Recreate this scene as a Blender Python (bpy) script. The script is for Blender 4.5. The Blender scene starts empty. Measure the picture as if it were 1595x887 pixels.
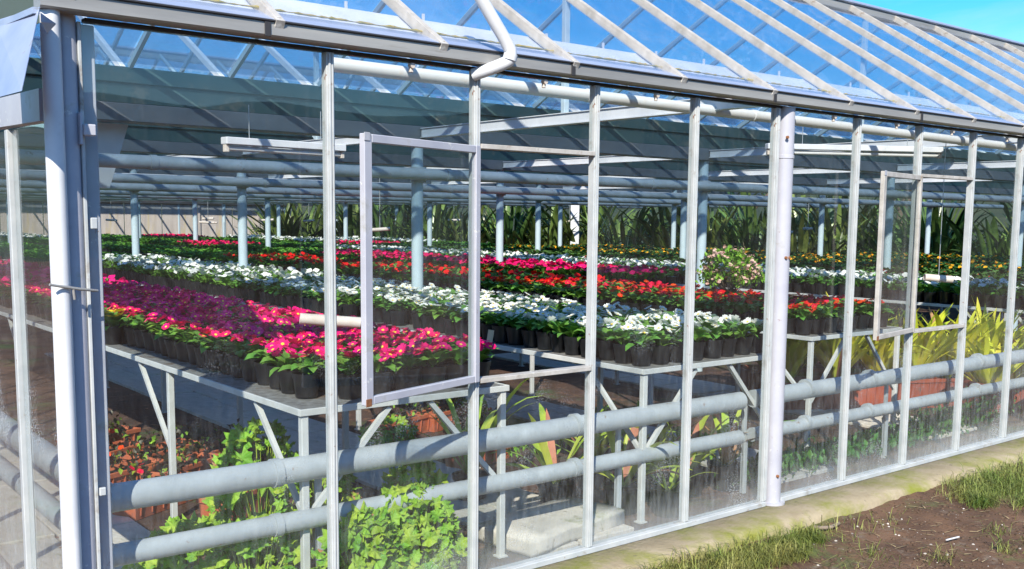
import bpy, bmesh, math, random
import numpy as np
from mathutils import Vector, Matrix, Euler
random.seed(7); rng = np.random.default_rng(7)
S = bpy.context.scene; COL = S.collection
R = math.radians
# ------------------------------------------------------------------ camera, sky, sun
cam_d = bpy.data.cameras.new('camera'); cam = bpy.data.objects.new('camera', cam_d); COL.objects.link(cam); S.camera = cam
cam_d.sensor_width = 36; cam_d.sensor_fit = 'HORIZONTAL'; cam_d.lens = 36.07; cam_d.shift_x = -.0309; cam_d.shift_y = .0485
cam_d.clip_start = .05; cam_d.clip_end = 2000
cr = Vector((0.7688649, -0.63930009, 0.01192318)); cu = Vector((0.06298803, 0.09428369, 0.99355075)); cf = Vector((0.63630125, 0.76315528, -0.11275967))
cam.matrix_world = Matrix(((cr.x, cu.x, -cf.x, -2.02794), (cr.y, cu.y, -cf.y, -3.80987), (cr.z, cu.z, -cf.z, 1.71842), (0, 0, 0, 1)))
SUN_EL = R(37); SUN_AZ = R(225)
W = bpy.data.worlds.new('World'); S.world = W; W.use_nodes = True
nt = W.node_tree; bg = nt.nodes['Background']
sky = nt.nodes.new('ShaderNodeTexSky'); sky.sky_type = 'NISHITA'; sky.sun_disc = False
sky.sun_elevation = SUN_EL; sky.sun_rotation = SUN_AZ; sky.air_density = 1.0; sky.dust_density = .3; sky.ozone_density = 2.5
tc = nt.nodes.new('ShaderNodeTexCoord'); mp = nt.nodes.new('ShaderNodeMapping'); mp.inputs['Scale'].default_value = (1, 1, 3.2)
nz = nt.nodes.new('ShaderNodeTexNoise'); nz.inputs['Scale'].default_value = 2.1; nz.inputs['Detail'].default_value = 7; nz.inputs['Roughness'].default_value = .58
nz.inputs['Distortion'].default_value = .5
rp = nt.nodes.new('ShaderNodeValToRGB'); rp.color_ramp.elements[0].position = .46; rp.color_ramp.elements[1].position = .80
rp.color_ramp.elements[1].color = (.6, .6, .6, 1)
mx = nt.nodes.new('ShaderNodeMixRGB'); mx.inputs['Color2'].default_value = (6.2, 6.8, 7.6, 1)
hs = nt.nodes.new('ShaderNodeHueSaturation'); hs.inputs['Saturation'].default_value = 1.6; hs.inputs['Value'].default_value = 1.5
nt.links.new(tc.outputs['Generated'], mp.inputs['Vector']); nt.links.new(mp.outputs[0], nz.inputs['Vector'])
nt.links.new(nz.outputs['Fac'], rp.inputs['Fac']); nt.links.new(sky.outputs[0], hs.inputs['Color'])
nt.links.new(hs.outputs[0], mx.inputs['Color1']); nt.links.new(rp.outputs['Color'], mx.inputs['Fac'])
nt.links.new(mx.outputs[0], bg.inputs['Color']); bg.inputs['Strength'].default_value = .10
sd = bpy.data.lights.new('sun', 'SUN'); sd.energy = 5.0; sd.angle = R(.53); sd.color = (1, .93, .80)
sun = bpy.data.objects.new('sun', sd); COL.objects.link(sun)
ldir = Vector((math.sin(SUN_AZ) * math.cos(SUN_EL), math.cos(SUN_AZ) * math.cos(SUN_EL), math.sin(SUN_EL)))
sun.rotation_euler = ldir.to_track_quat('Z', 'Y').to_euler(); sun.location = ldir * 30
S.view_settings.view_transform = 'Standard'; S.view_settings.look = 'None'; S.view_settings.exposure = .58; S.view_settings.gamma = 1
S.render.engine = 'CYCLES'; S.cycles.transparent_max_bounces = 32; S.cycles.caustics_reflective = False; S.cycles.caustics_refractive = False
S.cycles.max_bounces = 7; S.cycles.diffuse_bounces = 3; S.cycles.glossy_bounces = 2

# ------------------------------------------------------------------ materials
def mat(name, c1, c2=None, rough=.6, scale=8, detail=5, lo=.35, hi=.65, metal=0, bump=0, bscale=None, spots=None, transl=0, spec=.5,
        island=0, stretch=None, coords='Object'):
    m = bpy.data.materials.new(name); m.use_nodes = True; t = m.node_tree; N = t.nodes; L = t.links
    b = N['Principled BSDF']; b.inputs['Roughness'].default_value = rough; b.inputs['Metallic'].default_value = metal
    b.inputs['Specular IOR Level'].default_value = spec
    col = None
    tcn = N.new('ShaderNodeTexCoord'); vec = tcn.outputs[coords]
    if coords == 'World':
        pass
    if stretch:
        mpn = N.new('ShaderNodeMapping'); mpn.inputs['Scale'].default_value = stretch; L.new(vec, mpn.inputs['Vector']); vec = mpn.outputs[0]
    if c2:
        n = N.new('ShaderNodeTexNoise'); n.inputs['Scale'].default_value = scale; n.inputs['Detail'].default_value = detail; n.inputs['Roughness'].default_value = .62
        L.new(vec, n.inputs['Vector'])
        r = N.new('ShaderNodeValToRGB'); r.color_ramp.elements[0].position = lo; r.color_ramp.elements[1].position = hi
        r.color_ramp.elements[0].color = (*c1, 1); r.color_ramp.elements[1].color = (*c2, 1)
        L.new(n.outputs['Fac'], r.inputs['Fac']); col = r.outputs['Color']
    else:
        rgb = N.new('ShaderNodeRGB'); rgb.outputs[0].default_value = (*c1, 1); col = rgb.outputs[0]
    for sp in (spots or []):
        c3, sc, th, wd = sp[:4]
        n = N.new('ShaderNodeTexNoise'); n.inputs['Scale'].default_value = sc; n.inputs['Detail'].default_value = 6; n.inputs['Roughness'].default_value = .7
        L.new(vec, n.inputs['Vector'])
        r = N.new('ShaderNodeMapRange'); r.inputs['From Min'].default_value = th; r.inputs['From Max'].default_value = th + wd
        L.new(n.outputs['Fac'], r.inputs['Value'])
        x = N.new('ShaderNodeMixRGB'); x.inputs['Color2'].default_value = (*c3, 1); L.new(col, x.inputs['Color1']); L.new(r.outputs[0], x.inputs['Fac']); col = x.outputs[0]
    if island:
        g = N.new('ShaderNodeNewGeometry'); h = N.new('ShaderNodeHueSaturation')
        a = N.new('ShaderNodeMapRange'); a.inputs['To Min'].default_value = 1 - island; a.inputs['To Max'].default_value = 1 + island
        L.new(g.outputs['Random Per Island'], a.inputs['Value']); L.new(a.outputs[0], h.inputs['Value']); L.new(col, h.inputs['Color'])
        a2 = N.new('ShaderNodeMapRange'); a2.inputs['To Min'].default_value = .5 - island * .06; a2.inputs['To Max'].default_value = .5 + island * .05
        oi = N.new('ShaderNodeObjectInfo'); L.new(oi.outputs['Random'], a2.inputs['Value']); L.new(a2.outputs[0], h.inputs['Hue']); col = h.outputs[0]
    L.new(col, b.inputs['Base Color'])
    if bump:
        n = N.new('ShaderNodeTexNoise'); n.inputs['Scale'].default_value = bscale or scale * 3; n.inputs['Detail'].default_value = 6
        L.new(vec, n.inputs['Vector']); bp = N.new('ShaderNodeBump'); bp.inputs['Strength'].default_value = bump; bp.inputs['Distance'].default_value = .01
        L.new(n.outputs['Fac'], bp.inputs['Height']); L.new(bp.outputs[0], b.inputs['Normal'])
    if transl:
        tr = N.new('ShaderNodeBsdfTranslucent'); ms = N.new('ShaderNodeMixShader'); ms.inputs[0].default_value = transl
        L.new(col, tr.inputs['Color']); L.new(b.outputs[0], ms.inputs[1]); L.new(tr.outputs[0], ms.inputs[2])
        L.new(ms.outputs[0], N['Material Output'].inputs['Surface'])
    return m

def glass(name, tint=(.93, .97, .98), dirt=.10, dirtcol=(.88, .90, .92), streak=6, rmax=1, low=0, film=0):
    """thin pane: Schlick reflection over straight-through transmission, with dried-water dirt"""
    m = bpy.data.materials.new(name); m.use_nodes = True; t = m.node_tree; N = t.nodes; L = t.links
    N.remove(N['Principled BSDF']); out = N['Material Output']
    tr = N.new('ShaderNodeBsdfTransparent'); tr.inputs[0].default_value = (*tint, 1)
    gl = N.new('ShaderNodeBsdfGlossy'); gl.inputs['Roughness'].default_value = .015; gl.inputs['Color'].default_value = (1, 1, 1, 1)
    wn = N.new('ShaderNodeTexNoise'); wn.inputs['Scale'].default_value = 1.6; wn.inputs['Detail'].default_value = 1
    wb = N.new('ShaderNodeBump'); wb.inputs['Strength'].default_value = .22; wb.inputs['Distance'].default_value = .02; g0 = N.new('ShaderNodeNewGeometry'); L.new(g0.outputs['Position'], wn.inputs['Vector'])
    L.new(wn.outputs['Fac'], wb.inputs['Height']); L.new(wb.outputs[0], gl.inputs['Normal'])
    lw = N.new('ShaderNodeLayerWeight'); lw.inputs['Blend'].default_value = .5
    p = N.new('ShaderNodeMath'); p.operation = 'POWER'; L.new(lw.outputs['Facing'], p.inputs[0]); p.inputs[1].default_value = 5
    q = N.new('ShaderNodeMath'); q.operation = 'MULTIPLY_ADD'; L.new(p.outputs[0], q.inputs[0]); q.inputs[1].default_value = .9 * rmax; q.inputs[2].default_value = .04
    ms = N.new('ShaderNodeMixShader'); L.new(q.outputs[0], ms.inputs[0]); L.new(tr.outputs[0], ms.inputs[1]); L.new(gl.outputs[0], ms.inputs[2])
    g = N.new('ShaderNodeNewGeometry')
    mpn = N.new('ShaderNodeMapping'); mpn.inputs['Scale'].default_value = (streak, streak, 1.2); L.new(g.outputs['Position'], mpn.inputs['Vector'])
    n = N.new('ShaderNodeTexNoise'); n.inputs['Scale'].default_value = 6; n.inputs['Detail'].default_value = 8; n.inputs['Roughness'].default_value = .75
    L.new(mpn.outputs[0], n.inputs['Vector'])
    n2 = N.new('ShaderNodeTexNoise'); n2.inputs['Scale'].default_value = 1.7; n2.inputs['Detail'].default_value = 3; L.new(g.outputs['Position'], n2.inputs['Vector'])
    mu = N.new('ShaderNodeMath'); mu.operation = 'MULTIPLY'
    r1 = N.new('ShaderNodeMapRange'); r1.inputs['From Min'].default_value = .45; r1.inputs['From Max'].default_value = .72; L.new(n.outputs['Fac'], r1.inputs['Value'])
    r2 = N.new('ShaderNodeMapRange'); r2.inputs['From Min'].default_value = .35; r2.inputs['From Max'].default_value = .7; L.new(n2.outputs['Fac'], r2.inputs['Value'])
    L.new(r1.outputs[0], mu.inputs[0]); L.new(r2.outputs[0], mu.inputs[1])
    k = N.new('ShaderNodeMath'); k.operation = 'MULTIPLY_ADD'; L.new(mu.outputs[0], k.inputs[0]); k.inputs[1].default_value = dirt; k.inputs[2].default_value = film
    fac = k.outputs[0]
    if low:
        sx = N.new('ShaderNodeSeparateXYZ'); L.new(g.outputs['Position'], sx.inputs[0])
        r3 = N.new('ShaderNodeMapRange'); r3.inputs['From Min'].default_value = 1.0; r3.inputs['From Max'].default_value = .0; r3.inputs['To Max'].default_value = low
        L.new(sx.outputs['Z'], r3.inputs['Value'])
        w1 = N.new('ShaderNodeMath'); w1.operation = 'MULTIPLY'; L.new(r3.outputs[0], w1.inputs[0])
        r4 = N.new('ShaderNodeMapRange'); r4.inputs['From Min'].default_value = .42; r4.inputs['From Max'].default_value = .68; r4.inputs['To Min'].default_value = .12; L.new(n.outputs['Fac'], r4.inputs['Value'])
        L.new(r4.outputs[0], w1.inputs[1])
        ad = N.new('ShaderNodeMath'); ad.operation = 'ADD'; L.new(fac, ad.inputs[0]); L.new(w1.outputs[0], ad.inputs[1]); fac = ad.outputs[0]
        r6 = N.new('ShaderNodeMapRange'); r6.inputs['From Min'].default_value = .22; r6.inputs['From Max'].default_value = .02; r6.inputs['To Max'].default_value = .22; L.new(sx.outputs['Z'], r6.inputs['Value'])
        m6 = N.new('ShaderNodeMath'); m6.operation = 'MULTIPLY'; L.new(r6.outputs[0], m6.inputs[0]); L.new(n2.outputs['Fac'], m6.inputs[1])
        a6 = N.new('ShaderNodeMath'); a6.operation = 'ADD'; L.new(fac, a6.inputs[0]); L.new(m6.outputs[0], a6.inputs[1]); fac = a6.outputs[0]
        sp = N.new('ShaderNodeTexNoise'); sp.inputs['Scale'].default_value = 150; sp.inputs['Detail'].default_value = 2; L.new(g.outputs['Position'], sp.inputs['Vector'])
        s1 = N.new('ShaderNodeMapRange'); s1.inputs['From Min'].default_value = .58; s1.inputs['From Max'].default_value = .66; L.new(sp.outputs['Fac'], s1.inputs['Value'])
        pt = N.new('ShaderNodeTexNoise'); pt.inputs['Scale'].default_value = 3.2; pt.inputs['Detail'].default_value = 2; L.new(g.outputs['Position'], pt.inputs['Vector'])
        s2 = N.new('ShaderNodeMapRange'); s2.inputs['From Min'].default_value = .56; s2.inputs['From Max'].default_value = .70; s2.inputs['To Max'].default_value = .38; L.new(pt.outputs['Fac'], s2.inputs['Value'])
        s3 = N.new('ShaderNodeMath'); s3.operation = 'MULTIPLY'; L.new(s1.outputs[0], s3.inputs[0]); L.new(s2.outputs[0], s3.inputs[1])
        r5 = N.new('ShaderNodeMapRange'); r5.inputs['From Min'].default_value = 1.5; r5.inputs['From Max'].default_value = .7; L.new(sx.outputs['Z'], r5.inputs['Value'])
        s4 = N.new('ShaderNodeMath'); s4.operation = 'MULTIPLY'; L.new(s3.outputs[0], s4.inputs[0]); L.new(r5.outputs[0], s4.inputs[1])
        ae = N.new('ShaderNodeMath'); ae.operation = 'ADD'; L.new(fac, ae.inputs[0]); L.new(s4.outputs[0], ae.inputs[1]); fac = ae.outputs[0]
    cs = N.new('ShaderNodeMath'); cs.operation = 'SUBTRACT'; cs.inputs[0].default_value = 1.06; L.new(lw.outputs['Facing'], cs.inputs[1])
    dv = N.new('ShaderNodeMath'); dv.operation = 'DIVIDE'; dv.use_clamp = True; L.new(fac, dv.inputs[0]); L.new(cs.outputs[0], dv.inputs[1]); fac = dv.outputs[0]
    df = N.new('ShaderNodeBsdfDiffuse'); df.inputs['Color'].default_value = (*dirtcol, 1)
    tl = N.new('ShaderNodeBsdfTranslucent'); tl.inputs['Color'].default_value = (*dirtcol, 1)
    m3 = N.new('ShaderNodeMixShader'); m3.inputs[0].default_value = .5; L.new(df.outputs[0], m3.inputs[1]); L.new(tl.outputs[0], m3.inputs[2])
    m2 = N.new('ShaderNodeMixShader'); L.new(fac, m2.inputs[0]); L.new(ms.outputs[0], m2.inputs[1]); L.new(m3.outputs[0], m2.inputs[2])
    L.new(m2.outputs[0], out.inputs['Surface'])
    return m

RUST = (.22, .085, .035)
M = {}
M['post'] = mat('painted_post', (.40, .405, .47), (.48, .485, .54), .38, 5, spots=[(RUST, 14, .665, .04), ((.32, .31, .28), 5, .58, .15), ((.62, .62, .62), 22, .64, .03)])
M['bar'] = mat('aluminium_glazing_bar', (.40, .43, .45), (.52, .54, .55), .42, 7, spots=[((.25, .21, .17), 4, .57, .12), (RUST, 16, .66, .04)])
M['gutter'] = mat('weathered_zinc', (.28, .275, .27), (.40, .39, .37), .45, 3, metal=.25, spots=[((.2, .17, .13), 5, .60, .15)], stretch=(.35, 1, 4))
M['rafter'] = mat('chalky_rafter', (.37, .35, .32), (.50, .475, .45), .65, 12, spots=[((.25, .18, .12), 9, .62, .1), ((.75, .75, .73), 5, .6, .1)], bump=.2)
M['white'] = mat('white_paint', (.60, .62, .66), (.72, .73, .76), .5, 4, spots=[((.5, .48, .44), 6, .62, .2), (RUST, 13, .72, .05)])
M['pipe'] = mat('grey_pipe_paint', (.33, .36, .38), (.42, .45, .47), .4, 6, spots=[((.24, .17, .13), 13, .64, .05), ((.52, .55, .57), 4, .56, .2)])
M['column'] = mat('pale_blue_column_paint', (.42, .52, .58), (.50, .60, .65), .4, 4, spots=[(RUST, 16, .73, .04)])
M['dark'] = mat('dark_rubber_seal', (.03, .03, .035), rough=.7)
M['flash'] = mat('blueish_flashing', (.30, .36, .52), (.42, .47, .60), .35, 4, metal=.2, spots=[((.3, .26, .16), 8, .62, .1)], stretch=(.4, 1, 1))
M['apron'] = mat('whitewashed_apron', (.60, .62, .68), (.78, .78, .80), .6, 3, spots=[((.45, .42, .38), 11, .62, .1)], bump=.2)
M['moss'] = mat('yellow_moss', (.42, .32, .10), (.25, .22, .06), .95, 30, bump=.6, bscale=90)
M['teal'] = mat('old_teal_gutter_board', (.025, .065, .075), (.05, .09, .09), .5, 2.5, spots=[((.16, .15, .12), 4, .55, .2)])
M['valley'] = mat('valley_gutter_steel', (.09, .10, .12), (.15, .165, .185), .5, 2, spots=[((.15, .12, .11), 6, .6, .15)], stretch=(.4, 1, 1))
M['bench_top'] = mat('bench_mesh', (.13, .125, .12), (.25, .25, .24), .7, 25, spots=[((.10, .055, .03), 7, .55, .1)], bump=.5, bscale=160)
M['bench'] = mat('bench_white_paint', (.46, .47, .46), (.60, .61, .60), .5, 6, spots=[(RUST, 11, .66, .07), ((.42, .38, .32), 6, .58, .2)])
M['pot'] = mat('black_plastic', (.006, .0065, .008), (.018, .019, .021), .34, 5, spots=[((.08, .065, .05), 15, .62, .1)])
M['soil'] = mat('potting_soil', (.018, .011, .007), (.055, .035, .022), .95, 60, bump=.6)
M['leaf'] = mat('primrose_leaf', (.09, .22, .030), (.16, .34, .05), .5, 30, bump=.5, bscale=130, island=.35, transl=.18, spec=.35)
M['seed'] = mat('seedling_leaf', (.06, .20, .02), (.13, .33, .035), .5, 30, island=.45, transl=.2, spec=.3)
M['green'] = mat('dark_green_leaf', (.03, .10, .02), (.07, .18, .03), .5, 20, island=.4, transl=.15, spec=.35)
M['gerleaf'] = mat('pelargonium_leaf', (.12, .28, .02), (.34, .52, .05), .5, 9, bump=.5, bscale=90, island=.45, transl=.25, spec=.3)
M['strap'] = mat('strap_leaf', (.20, .36, .04), (.50, .58, .08), .4, 4, spots=[((.5, .36, .08), 6, .62, .1)], island=.4, transl=.2)
M['brom'] = mat('yellow_strap_leaf', (.52, .58, .04), (.80, .74, .08), .42, 3, island=.35, transl=.25)
M['dry'] = mat('withered_leaf', (.42, .20, .09), (.30, .15, .07), .7, 20, island=.4, transl=.1)
M['strel'] = mat('strelitzia_leaf', (.03, .07, .018), (.19, .28, .07), .3, 3, island=.6, transl=.12)
M['magenta'] = mat('magenta_petal', (.86, .010, .19), (.80, .006, .14), .55, 40, island=.25, transl=.18, spec=.2)
M['whitep'] = mat('white_petal', (.80, .80, .74), (.84, .84, .80), .55, 40, island=.06, transl=.2, spec=.2)
M['red'] = mat('red_petal', (.62, .008, .006), (.78, .015, .008), .5, 40, island=.3, transl=.15, spec=.2)
M['orange'] = mat('orange_petal', (.85, .28, .01), (.85, .45, .02), .55, 40, island=.3, transl=.15, spec=.2)
M['yellow'] = mat('yellow_petal', (.85, .62, .01), rough=.55, transl=.15)
M['eye'] = mat('flower_eye', (.90, .60, .04), rough=.6)
M['pinkb'] = mat('pale_pink_blossom', (.62, .34, .28), (.78, .55, .46), .6, 40, island=.25, transl=.15)
M['terra'] = mat('terracotta_plastic', (.40, .10, .045), (.50, .15, .07), .55, 6, spots=[((.18, .10, .07), 8, .6, .12), ((.6, .45, .36), 22, .68, .08)])
M['brownbox'] = mat('brown_trough', (.25, .055, .03), (.33, .08, .04), .5, 6, spots=[((.12, .08, .06), 8, .6, .12)])
M['slab'] = mat('pale_paving', (.50, .46, .40), (.64, .59, .53), .85, 6, spots=[((.20, .22, .08), 3, .55, .15), ((.16, .13, .10), 12, .62, .1)], bump=.4)
M['slab_g'] = mat('grey_paving', (.30, .30, .29), (.42, .41, .39), .85, 6, spots=[((.14, .12, .10), 9, .58, .12)], bump=.4)
M['kerb'] = mat('mossy_concrete', (.31, .25, .16), (.41, .34, .23), .9, 5, spots=[((.22, .23, .035), 2.6, .45, .2), ((.14, .12, .08), 14, .62, .08), ((.07, .05, .035), 4, .68, .08)], bump=.6, bscale=40)
M['wood'] = mat('weathered_board', (.42, .36, .33), (.58, .51, .46), .85, 2, spots=[((.5, .38, .12), 1.2, .56, .2)], stretch=(2, 2, .3), bump=.3)
M['yellowbase'] = mat('lichen_yellow_base', (.55, .47, .20), (.45, .40, .22), .85, 3)
M['rustcap'] = mat('rust', (.20, .075, .03), (.32, .14, .06), .85, 30, bump=.4)
M['tube'] = mat('cardboard_tube', (.55, .47, .40), (.66, .60, .55), .7, 9, spots=[(RUST, 8, .62, .1)])
M['wire'] = mat('steel_wire', (.45, .48, .50), rough=.4, metal=.5)
M['duct'] = mat('white_plastic_duct', (.76, .77, .78), (.84, .85, .86), .35, 3, transl=.15)
M['bark'] = mat('bark', (.09, .06, .045), (.16, .12, .09), .9, 12, bump=.5)
M['label'] = mat('cream_card', (.68, .52, .36), rough=.7)
G_front = glass('wall_glass', (.965, .985, .988), dirt=.03, low=.10, film=.0)
G_roof = glass('roof_glass', (.98, .99, 1.0), dirt=.05, streak=2, film=.009, dirtcol=(.60, .62, .70))
G_back = glass('shade_tinted_roof_glass', (.80, .90, .98), dirt=.05, streak=2, film=.075, dirtcol=(.16, .20, .25))  # darker, bluer copy for back slopes; tint and film put shade under the roof
G_gable = glass('gable_glass', (.70, .80, .78), dirt=.30, streak=3, film=.42, dirtcol=(.20, .26, .24))
M['grass'] = mat('grass_blade', (.12, .20, .03), (.30, .30, .09), .6, 3, island=.5, transl=.2)
M['straw'] = mat('straw', (.36, .27, .16), (.24, .17, .10), .8, 5, island=.4)
M['stone'] = mat('pale_pebble', (.40, .36, .32), (.6, .57, .52), .85, 30, island=.3)

# ------------------------------------------------------------------ mesh helpers
class MB:
    def __init__(s): s.v = []; s.f = []; s.m = []; s.sm = []
    def add(s, vs, fs, mi=0, smooth=False):
        o = len(s.v); s.v += [tuple(v) for v in vs]
        for f in fs: s.f.append(tuple(o + i for i in f)); s.m.append(mi); s.sm.append(smooth)
        return s
    def box(s, a, b, mi=0):
        (x0, y0, z0), (x1, y1, z1) = a, b
        return s.add([(x0, y0, z0), (x1, y0, z0), (x1, y1, z0), (x0, y1, z0), (x0, y0, z1), (x1, y0, z1), (x1, y1, z1), (x0, y1, z1)],
                     [(0, 3, 2, 1), (4, 5, 6, 7), (0, 1, 5, 4), (1, 2, 6, 5), (2, 3, 7, 6), (3, 0, 4, 7)], mi)
    def bbox(s, a, b, w=.004, mi=0):
        """box with chamfered long edges"""
        bm = bmesh.new(); bmesh.ops.create_cube(bm, size=1)
        for v in bm.verts: v.co = Vector([a[i] + (v.co[i] + .5) * (b[i] - a[i]) for i in range(3)])
        bmesh.ops.bevel(bm, geom=bm.edges[:], offset=w, segments=1, affect='EDGES', profile=.5)
        bm.verts.index_update()
        s.add([v.co[:] for v in bm.verts], [[v.index for v in f.verts] for f in bm.faces], mi); bm.free(); return s
    def bar(s, p, q, w, h, up=(0, 0, 1), mi=0):
        """rectangular bar from p to q, width w (sideways), height h (along up)"""
        p = Vector(p); q = Vector(q); d = (q - p).normalized(); r = d.cross(Vector(up)).normalized(); u = r.cross(d)
        vs = [c + r * (i * w / 2) + u * (j * h / 2) for c in (p, q) for i, j in ((-1, -1), (1, -1), (1, 1), (-1, 1))]
        return s.add(vs, [(0, 1, 2, 3), (7, 6, 5, 4), (0, 4, 5, 1), (1, 5, 6, 2), (2, 6, 7, 3), (3, 7, 4, 0)], mi)
    def tube(s, pts, r, n=10, mi=0, cap=True, smooth=True):
        pts = [Vector(p) for p in pts]; o = len(s.v); rr = r if isinstance(r, (list, tuple)) else [r] * len(pts)
        prev = None
        for i, p in enumerate(pts):
            d = (pts[min(i + 1, len(pts) - 1)] - pts[max(i - 1, 0)]).normalized()
            if prev is None: u = d.orthogonal().normalized()
            else: u = (prev - d * prev.dot(d)).normalized()
            prev = u; w = d.cross(u)
            for k in range(n):
                a = 2 * math.pi * k / n; s.v.append(tuple(p + (u * math.cos(a) + w * math.sin(a)) * rr[i]))
        for i in range(len(pts) - 1):
            for k in range(n):
                a = o + i * n + k; b = o + i * n + (k + 1) % n
                s.f.append((a, b, b + n, a + n)); s.m.append(mi); s.sm.append(smooth)
        if cap:
            q = len(s.v); s.v += [s.v[o + k] for k in range(n)] + [s.v[o + (len(pts) - 1) * n + k] for k in range(n)]
            s.f.append(tuple(q + k for k in range(n))[::-1]); s.m.append(mi); s.sm.append(False)
            s.f.append(tuple(q + n + k for k in range(n))); s.m.append(mi); s.sm.append(False)
        return s
    def lathe(s, prof, n=14, mi=0, c=(0, 0, 0)):
        # a ring is doubled where the profile turns sharply, so each run shades on its own
        rings = []; runs = []
        for i, (r, z) in enumerate(prof):
            rings.append((r, z))
            if 0 < i < len(prof) - 1:
                a = Vector((r - prof[i - 1][0], z - prof[i - 1][1])); b = Vector((prof[i + 1][0] - r, prof[i + 1][1] - z))
                if a.length > 0 and b.length > 0 and a.angle(b) > .6: rings.append((r, z)); runs.append(len(rings) - 2)
        o = len(s.v)
        for (r, z) in rings:
            for k in range(n):
                a = 2 * math.pi * k / n; s.v.append((c[0] + r * math.cos(a), c[1] + r * math.sin(a), c[2] + z))
        for i in range(len(rings) - 1):
            if i in runs: continue
            for k in range(n):
                a = o + i * n + k; b = o + i * n + (k + 1) % n
                s.f.append((a, b, b + n, a + n)); s.m.append(mi); s.sm.append(True)
        return s
    def mesh(s, name, mats):
        me = bpy.data.meshes.new(name); me.from_pydata(s.v, [], s.f)
        for m_ in (mats if isinstance(mats, (list, tuple)) else [mats]): me.materials.append(m_)
        me.polygons.foreach_set('material_index', s.m); me.polygons.foreach_set('use_smooth', s.sm); me.update()
        return me
    def arr(s): return s
def obj(name, me, parent=None, loc=None, rot=None, scale=None):
    o = bpy.data.objects.new(name, me); COL.objects.link(o)
    if parent is not None: o.parent = parent
    if loc is not None: o.location = loc
    if rot is not None: o.rotation_euler = rot
    if scale is not None: o.scale = scale if isinstance(scale, (tuple, list)) else (scale,) * 3
    return o
def build(mb, name, mats, parent=None, **k): return obj(name, mb.mesh(name, mats), parent, **k)
def tag(o, label, cat, group=None, kind=None):
    if label: o['label'] = label
    if cat: o['category'] = cat
    if group: o['group'] = group
    if kind: o['kind'] = kind
    return o
def thing(name, label, cat, loc=(0, 0, 0), rz=0, group=None):
    return tag(obj(name, None, None, loc, (0, 0, rz)), label, cat, group)
def part(o, label=None, kind=None):
    if label: o['label'] = label
    if kind: o['kind'] = kind
    return o
def structure(mb, name, m, **k):
    o = build(mb, name, m, **k); o['kind'] = 'structure'; return o
def merged(name, templates, places, mats):
    """join many placed copies of a few templates (MB) into one mesh; places: (template index, x, y, z, rz, scale)"""
    V = []; loops = []; lens = []; mi = []; off = 0
    T = [(np.array(t.v, float), t.f, t.m) for t in templates]
    T2 = [(a, np.concatenate([np.array(f) for f in fs]), np.array([len(f) for f in fs]), np.array(ms)) for a, fs, ms in T]
    for (ti, x, y, z, rz, sc) in places:
        a, fl, fn, ms = T2[ti]; c, s_ = math.cos(rz), math.sin(rz)
        v = a * sc; w = np.empty_like(v); w[:, 0] = v[:, 0] * c - v[:, 1] * s_ + x; w[:, 1] = v[:, 0] * s_ + v[:, 1] * c + y; w[:, 2] = v[:, 2] + z
        V.append(w); loops.append(fl + off); lens.append(fn); mi.append(ms); off += len(a)
    V = np.concatenate(V); loops = np.concatenate(loops); lens = np.concatenate(lens); mi = np.concatenate(mi)
    me = bpy.data.meshes.new(name); me.vertices.add(len(V)); me.vertices.foreach_set('co', V.ravel())
    me.loops.add(len(loops)); me.loops.foreach_set('vertex_index', loops.astype(np.int32))
    me.polygons.add(len(lens)); st = np.concatenate(([0], np.cumsum(lens)[:-1])); me.polygons.foreach_set('loop_start', st.astype(np.int32)); me.polygons.foreach_set('loop_total', lens.astype(np.int32))
    for m_ in mats: me.materials.append(m_)
    me.polygons.foreach_set('material_index', mi.astype(np.int32)); me.update(calc_edges=True); me.validate()
    return me
def orient(mb, M4):
    n = MB(); n.v = [tuple(M4 @ Vector(v)) for v in mb.v]; n.f = list(mb.f); n.m = list(mb.m); n.sm = list(mb.sm); return n
def join(a, b, mi=None):
    o = len(a.v); a.v += b.v
    for f, m_, s_ in zip(b.f, b.m, b.sm): a.f.append(tuple(o + i for i in f)); a.m.append(m_ if mi is None else mi); a.sm.append(s_)
    return a

# ------------------------------------------------------------------ ground outside
def h_ground(x, y):
    from mathutils import noise
    b = -.055 - .02 * min(1, max(0, (-.4 - y))) 
    if x > .3 and x < 8 and -3 < y < -.3:
        b += .022 * noise.noise(Vector((x * 2.2, y * 2.2, 0))) + .012 * noise.noise(Vector((x * 9, y * 9, 3))) + .006 * noise.noise(Vector((x * 30, y * 30, 7)))
    return b
g = MB(); NX, NY = 240, 90
xs = np.linspace(.2, 8.2, NX); ys = np.linspace(-3.1, -.28, NY)
for y in ys:
    for x in xs: g.v.append((x, y, h_ground(x, y)))
for j in range(NY - 1):
    for i in range(NX - 1):
        a = j * NX + i; g.f.append((a, a + 1, a + NX + 1, a + NX)); g.m.append(0); g.sm.append(True)
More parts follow.
